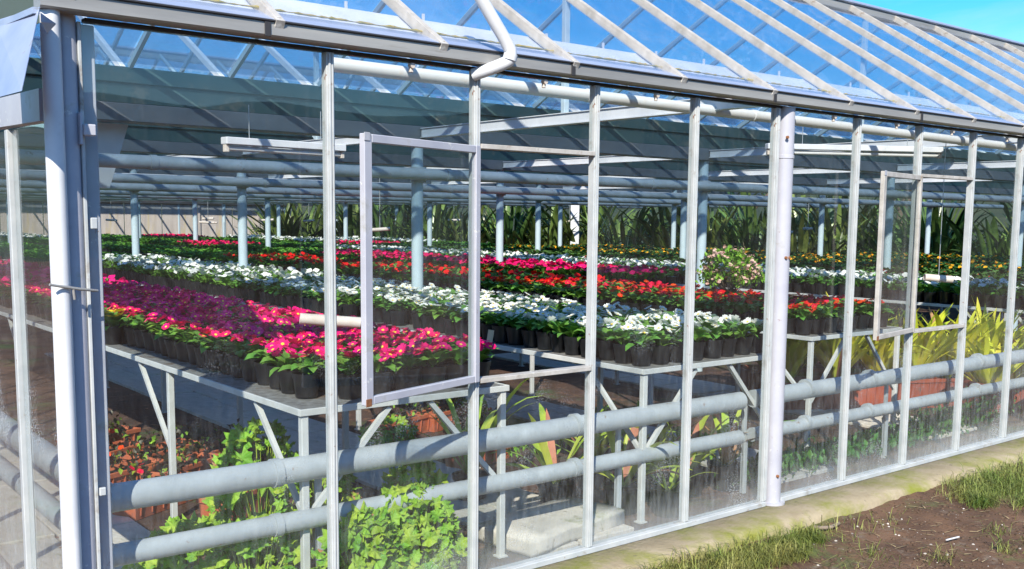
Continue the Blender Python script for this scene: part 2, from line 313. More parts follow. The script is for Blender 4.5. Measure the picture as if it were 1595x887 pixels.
# outer sheet round the fine patch out to the horizon
B = 600
g.box((-B, -B, -.5), (B, B, -.14))
for (a, b) in (((-60, -60), (.2, -.28)), ((.2, -60), (8.2, -3.1)), ((8.2, -60), (60, -.28))):
    g.add([(a[0], a[1], -.085), (b[0], a[1], -.085), (b[0], b[1], -.085), (a[0], b[1], -.085)], [(0, 1, 2, 3)])
gm = mat('earth', (.070, .036, .020), (.155, .085, .048), .95, 3.5, 8, spots=[((.17, .125, .09), 9, .57, .12), ((.26, .20, .14), 34, .64, .06), ((.10, .13, .035), 1.1, .56, .12)], bump=.9, bscale=50)
structure(g, 'ground', gm)
k = MB()
N = 60
prof = [(-.335, -.14), (-.325, -.03), (-.30, -.006), (-.25, 0), (.045, 0), (.045, -.14)]
rk = random.Random(3)
for i in range(N + 1):
    x = -1.4 + i * 13.4 / N
    for j, (y, z) in enumerate(prof):
        jj = .018 if j in (0, 1, 2) else 0
        k.v.append((x, y + rk.uniform(-jj, jj), z + rk.uniform(-jj, jj) * .5))
for i in range(N):
    for j in range(len(prof) - 1):
        a = i * len(prof) + j; k.f.append((a, a + len(prof), a + len(prof) + 1, a + 1)); k.m.append(0); k.sm.append(True)
structure(k, 'kerb', M['kerb'])
fl = MB(); fl.box((-1.0, .046, -.13), (26, 31, -.004))
flm = mat('greenhouse_soil', (.03, .016, .011), (.09, .042, .026), .95, 2.2, 8, spots=[((.20, .10, .06), 6, .55, .12), ((.24, .20, .16), 20, .64, .06), ((.05, .08, .02), 1.3, .55, .1)], bump=.8, bscale=40)
structure(fl, 'floor', flm)
# paving inside: separate slabs
def paving(name, x0, x1, y0, y1, m, step=.6, along='y'):
    root = obj(name, None); root['kind'] = 'structure'
    y = y0
    ms = []
    for t in range(3):
        b = MB(); b.bbox((0, 0, -.02), (1, 1, .016 + .003 * t), .007); ms.append(b.mesh('paving_slab', m))
    while y < y1:
        L_ = step * random.uniform(.85, 1.15)
        w = (x1 - x0)
        cuts = [x0, x0 + w * random.uniform(.4, .6), x1] if w > .6 else [x0, x1]
        for i in range(len(cuts) - 1):
            obj('paving_slab', random.choice(ms), root, (cuts[i] + .008, y + .008, 0), (random.uniform(-.01, .01), random.uniform(-.01, .01), random.uniform(-.012, .012)), (cuts[i + 1] - cuts[i] - .016, L_ - .016, 1))
        y += L_
paving('path', -.92, -.2, .12, 8, M['slab'])
paving('path', 1.22, 1.92, .10, 9, M['slab'])
paving('path', 3.36, 4.02, .25, 9, M['slab_g'])
paving('path', 5.5, 6.2, .35, 6, M['slab'])
# a rough lump of cast stone by the glass
b = MB(); bm = bmesh.new(); bmesh.ops.create_cube(bm, size=1); bmesh.ops.subdivide_edges(bm, edges=bm.edges[:], cuts=4, use_grid_fill=True)
from mathutils import noise
for v in bm.verts:
    v.co.x *= .78; v.co.y *= .42; v.co.z *= .085
    v.co += Vector((noise.noise(v.co * 5), noise.noise(v.co * 5 + Vector((9, 0, 0))), noise.noise(v.co * 5 + Vector((0, 9, 0))))) * .016
bm.verts.index_update(); b.add([v.co[:] for v in bm.verts], [[v.index for v in f.verts] for f in bm.faces], 0, True); bm.free()
o = build(b, 'stone_block', M['slab'], loc=(1.50, .34, .055), rot=(0, 0, .15)); tag(o, 'pale rough stone slab lying loose on the paving just behind the glass', 'stone block')

# ------------------------------------------------------------------ greenhouse
GH = thing('greenhouse', 'large glasshouse with pale metal frame, glass walls and repeating pitched glass roof', 'greenhouse')
EZ = 2.367; P = .73
mull = [0, P, 2 * P, 3 * P] ; mull2 = [3.71, 4.44, 5.17, 5.90, 6.63]; mull3 = [7.08, 7.81, 8.54, 9.27, 10.0]
def mull_mb(h0, h1, w=.034):
    b = MB(); b.bbox((-w / 2, -.022, h0), (w / 2, .022, h1), .002)
    b.bbox((-w * .30, -.030, h0 + .004), (-w * .02, -.0225, h1 - .003), .0015)
    b.bbox((w * .10, -.027, h0 + .004), (w * .36, -.0225, h1 - .003), .0015)
    return b
mm = mull_mb(.03, EZ).mesh('glazing_bar', M['bar'])
for x in mull + [2.885] + mull2 + mull3: obj('glazing_bar', mm, GH, (x, 0, 0))
# posts at the front wall
pm = MB().lathe([(0, 0), (.078, 0), (.078, .012), (.0505, .014), (.0505, EZ + .01), (0, EZ + .01)], 24).mesh('post', M['post'])
for x in (2.98, 6.9, 10.7): obj('post', pm, GH, (x, -.005, 0))
b = MB().lathe([(.0515, 0), (.0545, .002), (.0545, .02), (.0515, .022)], 24)
for z in (2.08,): obj('collar', b.mesh('collar', M['post']), GH, (2.98, -.005, z))
# small clip bolts on the posts
b = MB().tube([(0, 0, 0), (0, -.012, 0)], .009, 8)
bolt = b.mesh('bolt', M['rustcap'])
for (x, z) in ((2.98, 1.5), (3.01, 1.5), (2.98, .18), (2.95, 2.2)): obj('bolt', bolt, GH, (x - .02, -.05, z))
# corner: downpipe in front, square post, frame strip
b = MB().tube([(-1.05, -.045, 0.0), (-1.05, -.045, 2.75)], .0315, 20); build(b, 'downpipe', M['white'], GH)
b = MB().tube([(-.988, .018, 0), (-.988, .018, 2.45)], .0365, 20); part(build(b, 'corner_post', M['post'], GH), 'round blue-shaded corner post behind the downpipe')
b = MB(); b.bbox((-.955, -.012, .02), (-.943, .01, EZ), .002); build(b, 'edge_strip', M['bar'], GH)
b = MB(); b.bbox((-.932, .035, .03), (-.886, .08, EZ), .003); build(b, 'window_frame', M['post'], GH)
b = MB().tube([(-1.10, -.10, 1.475), (-1.0, -.075, 1.455), (-.93, -.045, 1.445)], [.0045, .0055, .0045], 8); b.tube([(-1.02, -.08, 1.46), (-1.015, -.075, 1.42)], .005, 6)
build(b, 'clamp_pin', M['gutter'], GH)
b = MB(); b.bbox((-.955, -.05, 1.98), (-.915, -.02, 2.02), .004); b.bbox((-.965, -.035, 1.95), (-.955, -.01, 2.06), .002); build(b, 'bracket', M['post'], GH)
b = MB(); b.bbox((-.945, -.035, .705), (-.922, -.022, .735), .003); build(b, 'bracket', M['bar'], GH)
b = MB(); b.bbox((-.94, -.035, 1.66), (-.918, -.021, 1.70), .003); build(b, 'bracket', M['bar'], GH)
# sill and head
b = MB(); b.bbox((-.99, -.035, .0), (2.885, .035, .03), .003); b.bbox((3.03, -.035, .0), (6.85, .035, .03), .003); b.bbox((6.95, -.035, 0), (10.6, .035, .03), .003)
build(b, 'sill', M['bar'], GH)
b = MB(); b.bbox((-.93, -.012, EZ + .001), (11, .03, EZ + .016), .002); build(b, 'head_seal', M['dark'], GH)
# window panes
VENTS = [(P, 2 * P), (4.44, 5.17)]
Z1, Z0 = 2.035, .965
def pane(x0, x1, z0, z1, parent=None, name='window_pane', m=None):
    b = MB().box((x0, -.002, z0), (x1, .002, z1)); return build(b, name, m or G_front, parent or GH)
edges = [(-.942, 0), (0, P), (2 * P, 3 * P), (3 * P, 2.885), (3.03, 3.71), (3.71, 4.44), (5.17, 5.90), (5.90, 6.63), (6.63, 6.85), (6.95, 7.08)] + [(mull3[i], mull3[i + 1]) for i in range(4)]
for (x0, x1) in edges: pane(x0 + .017 if x0 > -.8 else x0, x1 - .017, .03, EZ)
for (x0, x1) in VENTS:
    pane(x0 + .017, x1 - .017, .03, Z0 - .012); pane(x0 + .017, x1 - .017, Z1 + .012, EZ)
    for z in (Z0, Z1):
        b = MB(); b.bbox((x0 + .018, -.03, z - .011), (x1 - .018, .028, z + .011), .002); build(b, 'transom', M['rafter'], GH)
# little hook fixings below the gutter
b = MB(); b.tube([(0, -.03, 0), (0, -.055, -.004)], .011, 10); b.bbox((-.008, -.045, -.03), (.008, -.03, -.002), .002)
hk = b.mesh('clip', M['tube'])
for x in (.37, 1.1, 1.85, 3.4, 4.1, 4.8, 5.6): obj('clip', hk, GH, (x, 0, EZ - .015))
# casement vents folded back on their hinges
def vent(x, ang, w, label):
    root = part(obj('vent_window', None, GH, (x - .004, -.036, 0), (0, 0, R(ang))), label)
    fr = MB(); t = .034
    fr.bbox((-w, -.014, Z0), (-w + .044, .014, Z1), .003); fr.bbox((-t, -.014, Z0), (0, .014, Z1), .003)
    fr.bbox((-w + .0445, -.013, Z1 - t), (-t - .0005, .013, Z1 - .001), .003); fr.bbox((-w + .0445, -.013, Z0 + .001), (-t - .0005, .013, Z0 + t), .003)
    build(fr, 'vent_frame', M['post'] if x < 2 else M['rafter'], root)
    b = MB().box((-w + .044, -.003, Z0 + t), (-t, .001, Z1 - t)); build(b, 'vent_pane', G_front, root)
    for z in (Z0 + .15, Z1 - .15):
        b = MB().tube([(.0, .016, z), (.0, .016, z + .06)], .007, 8); build(b, 'hinge', M['rustcap'], root)
    for z in (Z0 + .012, Z1 - .012):
        b = MB(); b.bbox((-w - .003, -.017, z - .016), (-w + .03, -.0145, z + .016), .001); build(b, 'corner_plate', M['rustcap'] if z < 1.5 else M['post'], root)
vent(P, 17.5, .76, 'large open casement folded back over the pane left of its opening')
vent(4.44, 11, .69, 'smaller looking open casement further right with rusty lower frame')
# eave gutter
prof = [(-.01, 2.386), (-.085, 2.386), (-.095, 2.392), (-.095, 2.438), (-.088, 2.444), (-.01, 2.444)]
b = MB()
for x in (-1.09, 11.5): b.v += [(x, y, z) for y, z in prof]
n = len(prof)
for i in range(n): b.f.append((i, (i + 1) % n, (i + 1) % n + n, i + n)); b.m.append(0); b.sm.append(False)
b.f.append(tuple(range(n))); b.m.append(0); b.sm.append(False)
build(b, 'gutter_fascia', M['gutter'], GH)
b = MB(); b.bbox((-1.08, -.105, 2.4395), (11.5, -.092, 2.4475), .002); build(b, 'gutter_lip', M['dark'], GH)
# gutter joint straps
b = MB(); b.bbox((-.012, -.101, 2.384), (.012, -.0955, 2.441), .001); st = b.mesh('gutter_strap', M['dark'])
for x in (-.3, 1.23, 2.75, 4.3, 5.8): obj('gutter_strap', st, GH, (x, 0, 0))
RZ0, RY1, RZ1 = 2.445, 1.985, 3.715   # front eave, ridge
sl = (RZ1 - RZ0) / (RY1 + .07); an = math.atan(sl)
def rz(y): return RZ0 + sl * (y + .07)
b = MB(); b.add([(-1.08, -.09, 2.452), (11.5, -.09, 2.452), (11.5, .045, rz(.045) - .012), (-1.08, .045, rz(.045) - .012), (-1.08, -.09, 2.447), (11.5, -.09, 2.447), (11.5, .045, rz(.045) - .02), (-1.08, .045, rz(.045) - .02)],
                  [(0, 1, 2, 3), (7, 6, 5, 4), (4, 5, 1, 0), (3, 2, 6, 7)]); build(b, 'eave_flashing', M['flash'], GH)
b = MB(); rk = random.Random(5)
x = -1.05; ms_ = []
while x < 11:
    h = rk.uniform(.002, .0075); ms_.append((x, h)); x += rk.uniform(.012, .03)
b.tube([(x, .045 + rk.uniform(-.003, .003), rz(.045) - .004 + h * .3) for x, h in ms_], [h for x, h in ms_], 6)
part(build(b, 'moss_strip', M['moss'], GH), kind='stuff')
b = MB(); b.add([(-1.0, .06, rz(.06) - .035), (11.5, .06, rz(.06) - .035), (11.5, .25, rz(.25) - .035), (-1.0, .25, rz(.25) - .035), (-1.0, .06, rz(.06) - .05), (11.5, .06, rz(.06) - .05), (11.5, .25, rz(.25) - .05), (-1.0, .25, rz(.25) - .05)],
                 [(0, 1, 2, 3), (7, 6, 5, 4), (4, 5, 1, 0), (3, 2, 6, 7), (0, 3, 7, 4), (1, 5, 6, 2)]); build(b, 'whitewashed_panel', M['apron'], GH)
b = MB(); b.bbox((-.006, .252, rz(.25) - .06), (.006, .262, rz(.25) - .005), .001); pg = b.mesh('peg', M['white'])
for i in range(14): obj('peg', pg, GH, (.25 + .375 * i + random.uniform(-.04, .04), 0, 0))
# spans
SP = [(-.07, RZ0, RY1, RZ1, 3.97, 2.76)]
y = 3.97
for i in range(7): SP.append((y, 2.76, y + 1.87, RZ1, y + 3.75, 2.76)); y += 3.75
XE = 22.0
rx0 = -1.0; RP = .748
NR = int((XE - rx0) / RP) + 1
def rafter_mesh(y0, z0, y1, z1, over=0, w=.036, h=.045):
    d = Vector((0, y1 - y0, z1 - z0)).normalized(); b = MB(); b.bar(Vector((0, y0, z0)) - d * over, (0, y1, z1), w, h, up=(0, -d.z, d.y))
    b.bar(Vector((0, y0, z0 + h * .5)) - d * (over - .01), (0, y1, z1 + h * .5), w * .5, .012, up=(0, -d.z, d.y))
    return b
for si, (y0, z0, yr, zr, y1, z1) in enumerate(SP):
    f = rafter_mesh(y0 + (0 if si == 0 else .08), z0, yr, zr, .035 if si == 0 else 0); bk = rafter_mesh(yr, zr, y1 - .08, z1, 0, .028, .04)
    ga = MB(); gb = MB()
    lim = {0: NR, 1: 16}.get(si, 0)
    if lim:
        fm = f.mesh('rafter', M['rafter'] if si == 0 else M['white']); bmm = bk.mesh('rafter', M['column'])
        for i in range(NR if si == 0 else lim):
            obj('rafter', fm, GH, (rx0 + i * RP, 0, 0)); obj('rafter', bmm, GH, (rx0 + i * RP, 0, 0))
    rest = range(lim, NR)
    if len(rest):
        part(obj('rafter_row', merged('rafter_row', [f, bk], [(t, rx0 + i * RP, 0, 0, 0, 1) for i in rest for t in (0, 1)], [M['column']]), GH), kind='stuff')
    # glass: front slope and back slope
    def slope_pane(ya, za, yb, zb, xa, xb):
        nn = Vector((0, -(zb - za), (yb - ya))).normalized() * .004; b = MB()
        q = [Vector((xa, ya, za)), Vector((xb, ya, za)), Vector((xb, yb, zb)), Vector((xa, yb, zb))]
        b.add([v + nn for v in q] + [v - nn * 0 for v in q], [(0, 1, 2, 3), (7, 6, 5, 4), (0, 4, 5, 1), (1, 5, 6, 2), (2, 6, 7, 3), (3, 7, 4, 0)]); return b
    if si == 0:
        pf = slope_pane(y0 + .02, z0 + .012, yr - .01, zr - .01, .0235, RP - .0235).mesh('roof_pane', G_roof)
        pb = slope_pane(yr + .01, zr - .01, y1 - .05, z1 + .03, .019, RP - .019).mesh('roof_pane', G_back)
        for i in range(NR - 1):
            for pmesh in (pf, pb): obj('roof_pane', pmesh, GH, (rx0 + i * RP, 0, 0))
    else:
        build(slope_pane(y0 + .05, z0 + .03, yr - .01, zr - .01, rx0, rx0 + (NR - 1) * RP), 'roof_slope_glass', G_roof, GH)
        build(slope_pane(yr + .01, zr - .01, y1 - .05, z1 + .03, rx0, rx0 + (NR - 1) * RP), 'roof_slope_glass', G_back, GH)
    b = MB(); b.bbox((rx0 - .05, yr - .05, zr + .022), (XE, yr + .05, zr + .055), .01); build(b, 'ridge_cap', M['flash'], GH)
    b = MB(); b.bbox((rx0 - .04, yr - .03, zr - .06), (XE, yr + .03, zr + .021), .004); build(b, 'ridge_beam', M['gutter'], GH)
    # valley gutter, side boards, pipe below
    b = MB(); v0 = -1.03 if si else -1.0
    b.bbox((v0, y1 - .09, 2.37), (XE, y1 + .09, 2.50), .006); build(b, 'valley_gutter', M['valley'], GH)
    b = MB(); b.bbox((v0 + .01, y1 - .075, 2.501), (XE, y1 + .075, 2.64), .003); build(b, 'gutter_board', M['teal'], GH)
    b = MB(); b.bbox((v0 + .01, y1 - .10, 2.641), (XE, y1 + .10, 2.755), .006); build(b, 'gutter_flashing', M['flash'] if si > 3 else M['column'] if si == 9 else M['teal'], GH)
    b = MB(); b.tube([(-.7, y1 - .12, 2.085), (XE - 1, y1 - .12, 2.085)], .05 if si < 2 else .055, 14)
    for xx in np.arange(.6, XE - 1, 2.6): b.tube([(xx, y1 - .12, 2.085), (xx + .05, y1 - .12, 2.085)], .056 if si < 2 else .06, 14)
    build(b, 'overhead_pipe', M['pipe'], GH)
    if si < 4:
        b = MB(); b.tube([(-.5, y1 + 1.5, 2.17), (XE - 1, y1 + 1.5, 2.17)], .03, 8); build(b, 'overhead_pipe', M['pipe'], GH)
XK = [2.98, 6.76, 10.54, 14.32, 18.1]
cm = MB().lathe([(.0, 0), (.053, 0), (.053, 2.37), (0, 2.37)], 16).mesh('column', M['column'])
cm2 = MB().lathe([(.044, 2.02), (.07, 2.02), (.07, 2.15), (.044, 2.15)], 12).mesh('column_bracket', M['pipe'])
for si, s_ in enumerate(SP):
    for x in XK:
        if si >= 3 and x > 16: continue
        obj('column', cm, GH, (x, s_[4], 0))
        if si < 4: obj('column_bracket', cm2, GH, (x, s_[4] - .02, 0))
# tie beams, king posts and struts across each span at every column line
def channel(y0, y1, z0, z1, mats):
    b = MB(); b.bbox((-.022, y0, z0), (.022, y1, z1), .003); b.bbox((-.034, y0, z1 + .0005), (.034, y1, z1 + .007), .001); b.bbox((-.034, y0, z0 - .007), (.034, y1, z0 - .0005), .001); return b.mesh('tie_beam', mats)
for si, (y0, z0, yr, zr, y1, z1) in enumerate(SP[:7]):
    tb = channel((.05 if si == 0 else y0 + .1), y1 - .1, 2.405, 2.475, M['white'])
    kb = MB(); kb.bbox((-.022, yr - .022, 2.483), (.022, yr + .022, zr - .061), .003); kp = kb.mesh('king_post', M['column'])
    db = MB(); db.bar((0, yr - .03, 2.50), (0, (y0 + yr) / 2, (z0 + zr) / 2 - .03), .03, .03); db.bar((0, yr + .03, 2.50), (0, (y1 + yr) / 2, (z1 + zr) / 2 - .03), .03, .03); dp = db.mesh('truss_strut', M['column'])
    for x in XK[:4]:
        obj('tie_beam', tb, GH, (x, 0, 0)); 
        if si < 2: obj('king_post', kp, GH, (x, 0, 0))
        if si > 0: obj('truss_strut', dp, GH, (x, 0, 0))
# white duct inside the eave
b = MB(); b.tube([(.30, .55, 2.41), (11, .55, 2.36)], .034, 16); 
for x in (1.9, 3.35, 6.0): b.tube([(x, .55, 2.41 - (x - .3) * .0047), (x + .04, .55, 2.41 - (x - .3) * .0047)], .038, 16)
build(b, 'air_duct', M['duct'], GH)
# gable wall (X = -1.04)
gx = -1.04
b = MB(); b.bbox((gx - .05, .09, .0), (gx + .03, 20, .03), .003); build(b, 'sill', M['bar'], GH)
gm_ = MB(); gm_.bbox((-.02, -.019, .03), (.02, .019, 2.03), .003); gmm = gm_.mesh('glazing_bar', M['bar'])
gy = [.60 + .75 * i for i in range(9)]
for y in gy: obj('glazing_bar', gmm, GH, (gx, y, 0))
for a, c in zip([.08] + gy[:-1], gy):
    b = MB().box((gx - .002, a + .019, .03), (gx + .002, c - .019, 2.03)); build(b, 'window_pane', G_front, GH)
b = MB(); b.bar((gx, .075, 2.085), (gx, 12, 2.35), .05, .11); build(b, 'gable_beam', M['post'], GH)
for (y0, z0, yr, zr, y1, z1) in SP[:3]:
    b = MB(); q = [(y0 + .05, 2.36), (y1, 2.46), (y1, z1), (yr, zr), (y0 + .12, z0 + .05)]
    b.v += [(gx - .012, y, z) for y, z in q] + [(gx - .008, y, z) for y, z in q]
    b.f = [(0, 1, 2, 3, 4), (9, 8, 7, 6, 5)]; b.m = [0, 0]; b.sm = [False, False]; part(build(b, 'gable_pane', G_gable, GH), 'dusty green glass filling the roof gable')
    b = MB(); b.bar((gx + .02, y0, z0), (gx + .02, yr, zr), .05, .06); b.bar((gx + .02, yr, zr), (gx + .02, y1, z1), .05, .06); build(b, 'gable_rafter', M['gutter'], GH)
# bent metal flap at the corner
b = MB(); q = [Vector((-1.105, -.15, 2.375)), Vector((-1.15, .25, 2.38)), Vector((-1.25, .12, 2.08)), Vector((-1.235, -.43, 2.075))]
tq = q + [v + Vector((-.003, -.004, -.002)) for v in q]
b.add(tq, [(0, 1, 2, 3), (7, 6, 5, 4), (0, 3, 7, 4), (1, 5, 6, 2), (0, 4, 5, 1), (2, 6, 7, 3)])
b.add([(-1.11, -.17, 2.353), (-1.045, -.10, 2.335), (-1.075, -.10, 2.30), (-1.11, -.17, 2.325)], [(0, 1, 2, 3), (3, 2, 1, 0)])
b.bar((-1.12, -.16, 2.36), (-1.17, .40, 2.35), .02, .02)
part(build(b, 'corner_flap', M['flash'], GH), 'bent sheet metal flap hanging off the roof corner')
# white curved drain pipe over the eave
def arc(pts, n=6):
    out = []
    P_ = [Vector(p) for p in pts]
    P_ = [P_[0]] + P_ + [P_[-1]]
    for i in range(1, len(P_) - 2):
        for t in np.linspace(0, 1, n, endpoint=False):
            a, b_, c, d = P_[i - 1], P_[i], P_[i + 1], P_[i + 2]
            out.append(.5 * ((2 * b_) + (-a + c) * t + (2 * a - 5 * b_ + 4 * c - d) * t * t + (-a + 3 * b_ - 3 * c + d) * t ** 3))
    out.append(P_[-2]); return out
b = MB(); b.tube(arc([(.70, -.03, 2.345), (.745, -.10, 2.368), (.80, -.15, 2.40), (.805, -.16, 2.425), (.79, -.16, 2.47), (.655, -.15, 2.645), (.52, -.14, 2.83)]), .028, 14)
b.tube([(.802, -.158, 2.405), (.808, -.162, 2.433)], .031, 14); part(build(b, 'vent_pipe', M['white'], GH), 'white elbow pipe rising over the gutter')
# heating pipes
def hpipe(name, label, z, r, y):
    root = thing(name, label, 'pipe')
    xs_ = [-.86, 2.86]; b = MB(); b.tube([(-.85, y, z), (2.90, y, z - .015)], r, 18); b.tube([(3.02, y, z - .015), (11, y, z - .03)], r, 18)
    b.tube([(-.86, y - .02, z + .01), (-.86, 12, z + .03)], r, 18); build(b, 'pipe_run', M['pipe'], root)
    for x in (-.18, 1.52, 3.55, 4.28, 5.8):
        c = MB(); c.tube([(x, y, z - .003), (x + .035, y, z - .003)], r + .0065, 18); build(c, 'pipe_joint', M['pipe'], root)
    for x in (.05, 1.9, 3.0, 4.6):
        c = MB(); c.bbox((x, y - .01 + r, .0), (x + .03, y + .01 + r, z), .002); build(c, 'pipe_bracket', M['pipe'], root)
hpipe('heating_pipe', 'thicker upper grey heating pipe running low behind the glass wall', .628, .056, .20)
hpipe('heating_pipe', 'thinner lower grey heating pipe nearest the ground behind the glass', .400, .044, .20)
# white sheet funnel hanging from the second gutter
b = MB(); b.add([(.33, 4.13, 2.37), (.55, 4.13, 2.37), (.40, 4.13, 1.90), (.32, 4.13, 1.90), (.33, 4.27, 2.37), (.55, 4.27, 2.37), (.40, 4.20, 1.90), (.32, 4.20, 1.90)],
                [(0, 3, 2, 1), (4, 5, 6, 7), (0, 4, 7, 3), (1, 2, 6, 5), (0, 1, 5, 4), (3, 7, 6, 2)])
part(build(b, 'gutter_hopper', M['white'], GH), 'tapered white rainwater hopper under the inner gutter')
# light battens under the roof
for (x, y, z, rz_, L_, lab) in ((.95, 2.35, 2.14, R(4), .85, 'white batten light seen left of the open casement'), (5.35, 1.1, 2.29, R(-32), 1.5, 'long white batten light above the right hand window')):
    r_ = thing('batten_light', lab, 'light', (x, y, z), rz_)
    b = MB(); b.bbox((-L_ / 2, -.04, 0), (L_ / 2, .04, .045), .004); build(b, 'housing', M['white'], r_)
    b = MB(); b.tube([(-L_ / 2 + .03, 0, -.022), (L_ / 2 - .03, 0, -.022)], .016, 12); build(b, 'lamp_tube', M['duct'], r_)
    for s_ in (-1, 1):
        b = MB(); b.bbox((s_ * (L_ / 2 - .015) - .012, -.02, -.045), (s_ * (L_ / 2 - .015) + .012, .02, -.0005), .002); build(b, 'lamp_holder', M['tube'], r_)
    for s_ in (-.3, .3):
        b = MB().tube([(s_ * L_, 0, .045), (s_ * L_, 0, .25)], .003, 5); build(b, 'hanger', M['wire'], r_)

# ------------------------------------------------------------------ benches
BH = .885
def bench(x0, x1, y0, y1, label, step=1.6, detail=True):
    r_ = thing('potting_bench', label, 'bench', (x0, y0, 0), 0, 'long white framed potting benches'); w = x1 - x0; l = y1 - y0
    b = MB(); b.bbox((.012, .012, BH - .018), (w - .012, l - .012, BH - .002), .002); build(b, 'bench_top', M['bench_top'], r_)
    b = MB(); t = .03
    b.bbox((0, 0, BH - .030), (w, .0115, BH), .002); b.bbox((0, l - .0115, BH - .030), (w, l, BH), .002)
    b.bbox((0, .012, BH - .030), (.0115, l - .012, BH), .002); b.bbox((w - .0115, .012, BH - .030), (w, l - .012, BH), .002)
    for yy in np.arange(.6, l, .6 if detail else 1.25): b.bbox((.02, yy, BH - .042), (w - .02, yy + .025, BH - .0185), .002)
    build(b, 'bench_rim', M['bench'], r_)
    lm = MB(); lm.bbox((0, 0, 0), (.034, .034, BH - .0305), .003); lm.box((-.01, -.01, 0), (.044, .044, .008)); lg = lm.mesh('leg', M['bench'])
    ys_ = np.arange(0.01, l, step)
    st = MB(); st.bar((.018, .05, BH - .05), (.018, .46, .42), .024, .028); st1 = st.mesh('strut', M['bench'])
    for i, yy in enumerate(ys_):
        obj('leg', lg, r_, (.012, yy, 0)); obj('leg', lg, r_, (w - .046, yy, 0))
        if detail or i < 3:
            # knee struts
            b1 = MB(); b1.bar((.029, yy + .50, BH - .036), (.029, yy + .04, .42), .022, .022)
            if yy + .5 < l: build(b1, 'strut', M['bench'], r_)
    for (xa, xb) in ((.46, .05), (w - .46, w - .05)):
        b1 = MB(); b1.bar((xa, .03, BH - .038), (xb, .03, .40), .024, .024); build(b1, 'strut', M['bench'], r_)
    return r_
BN = {'A': (-.05, 1.09, .19, 14), 'B': (2.02, 3.24, .17, 15), 'C': (4.17, 5.37, .60, 15), 'K': (6.35, 7.5, 4.9, 15), 'D': (7.85, 9.05, .4, 15),
      'E': (9.9, 11.1, .6, 15), 'F': (12, 13.2, 2, 15), 'G': (14.1, 15.3, 4, 15), 'H': (16.1, 17.3, 3, 9)}
LB = {'A': 'nearest potting bench at left, filled with magenta primroses', 'B': 'second bench, crowded with white primroses', 'C': 'bench of red primroses behind the round front post',
      'K': 'shorter magenta flower bench behind the red one', 'D': 'white primrose bench beyond the yellow strap plants', 'E': 'bench of orange topped green plants at the right',
      'F': 'far bench of green plants before the tall leafy hedge', 'G': 'farthest right bench close to the hedge', 'H': 'last short bench right beside the hedge'}
for k_, (x0, x1, y0, y1) in BN.items(): bench(x0, x1, y0, y1, LB[k_], detail=k_ in 'ABC')
for i, (x0, x1) in enumerate([(-.3, 1.1), (2.0, 3.3), (4.2, 5.4), (6.35, 7.5), (8.0, 9.2), (9.9, 11.1), (12, 13.2)]):
    bench(x0, x1, 15.9, [29, 29, 29, 28, 26.5, 25, 22.5][i], ['far green seedling bench at the left edge', 'far seedling bench second from the left', 'far seedling bench third from the left', 'far seedling bench in the middle',
      'far bench near the dark hedge, fifth from the left', 'far bench near the dark hedge, sixth from the left', 'rightmost of the far seedling benches'][i], 2.5, False)

# ------------------------------------------------------------------ plants: templates
def leaf_mb(L=.085, w=.047, droop=.5, segs=4, fold=.25, rise=.46, mi=0):
    b = MB(); pts = []
    x = 0; z = 0; a = rise * math.pi / 2
    for i in range(segs + 1):
        t = i / segs; ww = w * (math.sin(math.pi * min(1, t * .8 + .13)) ** .8) * (.35 if t < .12 else 1) * (.12 if i == segs else 1)
        pts.append((x, z, ww)); a2 = a - droop * math.pi * t; x += L / segs * math.cos(a2); z += L / segs * math.sin(a2)
    for (x, z, ww) in pts: b.v += [(x, -ww / 2, z + fold * ww * .5), (x, 0, z), (x, ww / 2, z + fold * ww * .5)]
    for i in range(segs):
        o = i * 3
        for q in ((o, o + 3, o + 4, o + 1), (o + 1, o + 4, o + 5, o + 2)): b.f.append(q); b.m.append(mi); b.sm.append(True)
    return b
def flower_mb(r=.024, mi=0, me=1, petals=5, cup=.2, n=4):
    b = MB()
    for p in range(petals):
        a0 = 2 * math.pi * p / petals; o = len(b.v); b.v.append((0, 0, 0)); hw = math.pi / petals * .98
        zz = .0015 * (p % 2)
        for (fa, fr) in ((-1, .72), (-.62, 1.0), (-.12, .93), (.12, .93), (.62, 1.0), (1, .72)):
            a = a0 + fa * hw; b.v.append((r * fr * math.cos(a), r * fr * math.sin(a), cup * r * fr + zz))
        for i in range(1, 6): b.f.append((o, o + i, o + i + 1)); b.m.append(mi); b.sm.append(True)
    o = len(b.v)
    b.v += [(r * .27 * math.cos(a), r * .27 * math.sin(a), r * .10 + .0005) for a in np.linspace(0, 2 * math.pi, 7)[:-1]]; b.f.append(tuple(range(o, o + 6))); b.m.append(me); b.sm.append(False)
    return b
def T(loc, rx=0, ry=0, rz_=0, s=1): return Matrix.Translation(loc) @ Euler((rx, ry, rz_), 'XYZ').to_matrix().to_4x4() @ Matrix.Scale(s, 4)
PR, PHt = .059, .098
pot_mb = MB().lathe([(0, .004), (.040, .0), (.044, .004), (.054, PHt - .022), (.0565, PHt - .022), (.0595, PHt), (.0555, PHt), (.054, PHt - .012), (0, PHt - .012)], 16)
PS = 1.16
pot_me = pot_mb.mesh('pot', [M['pot']])
soil_me = MB().lathe([(0, 0), (.0538, 0)], 12).mesh('soil', [M['soil']])
def foliage_layout(n, rnd, L0=.080, L1=.118):
    out = []
    for i in range(n):
        a = i * 2.399 + rnd.uniform(-.3, .3); t = i / n
        out.append((a, .006 + .010 * (1 - t), PHt - .010 + .030 * t, rnd.uniform(-.35, .25) - .45 * t, rnd.uniform(L0, L1) / .085 * (1 - .2 * t)))
    return out
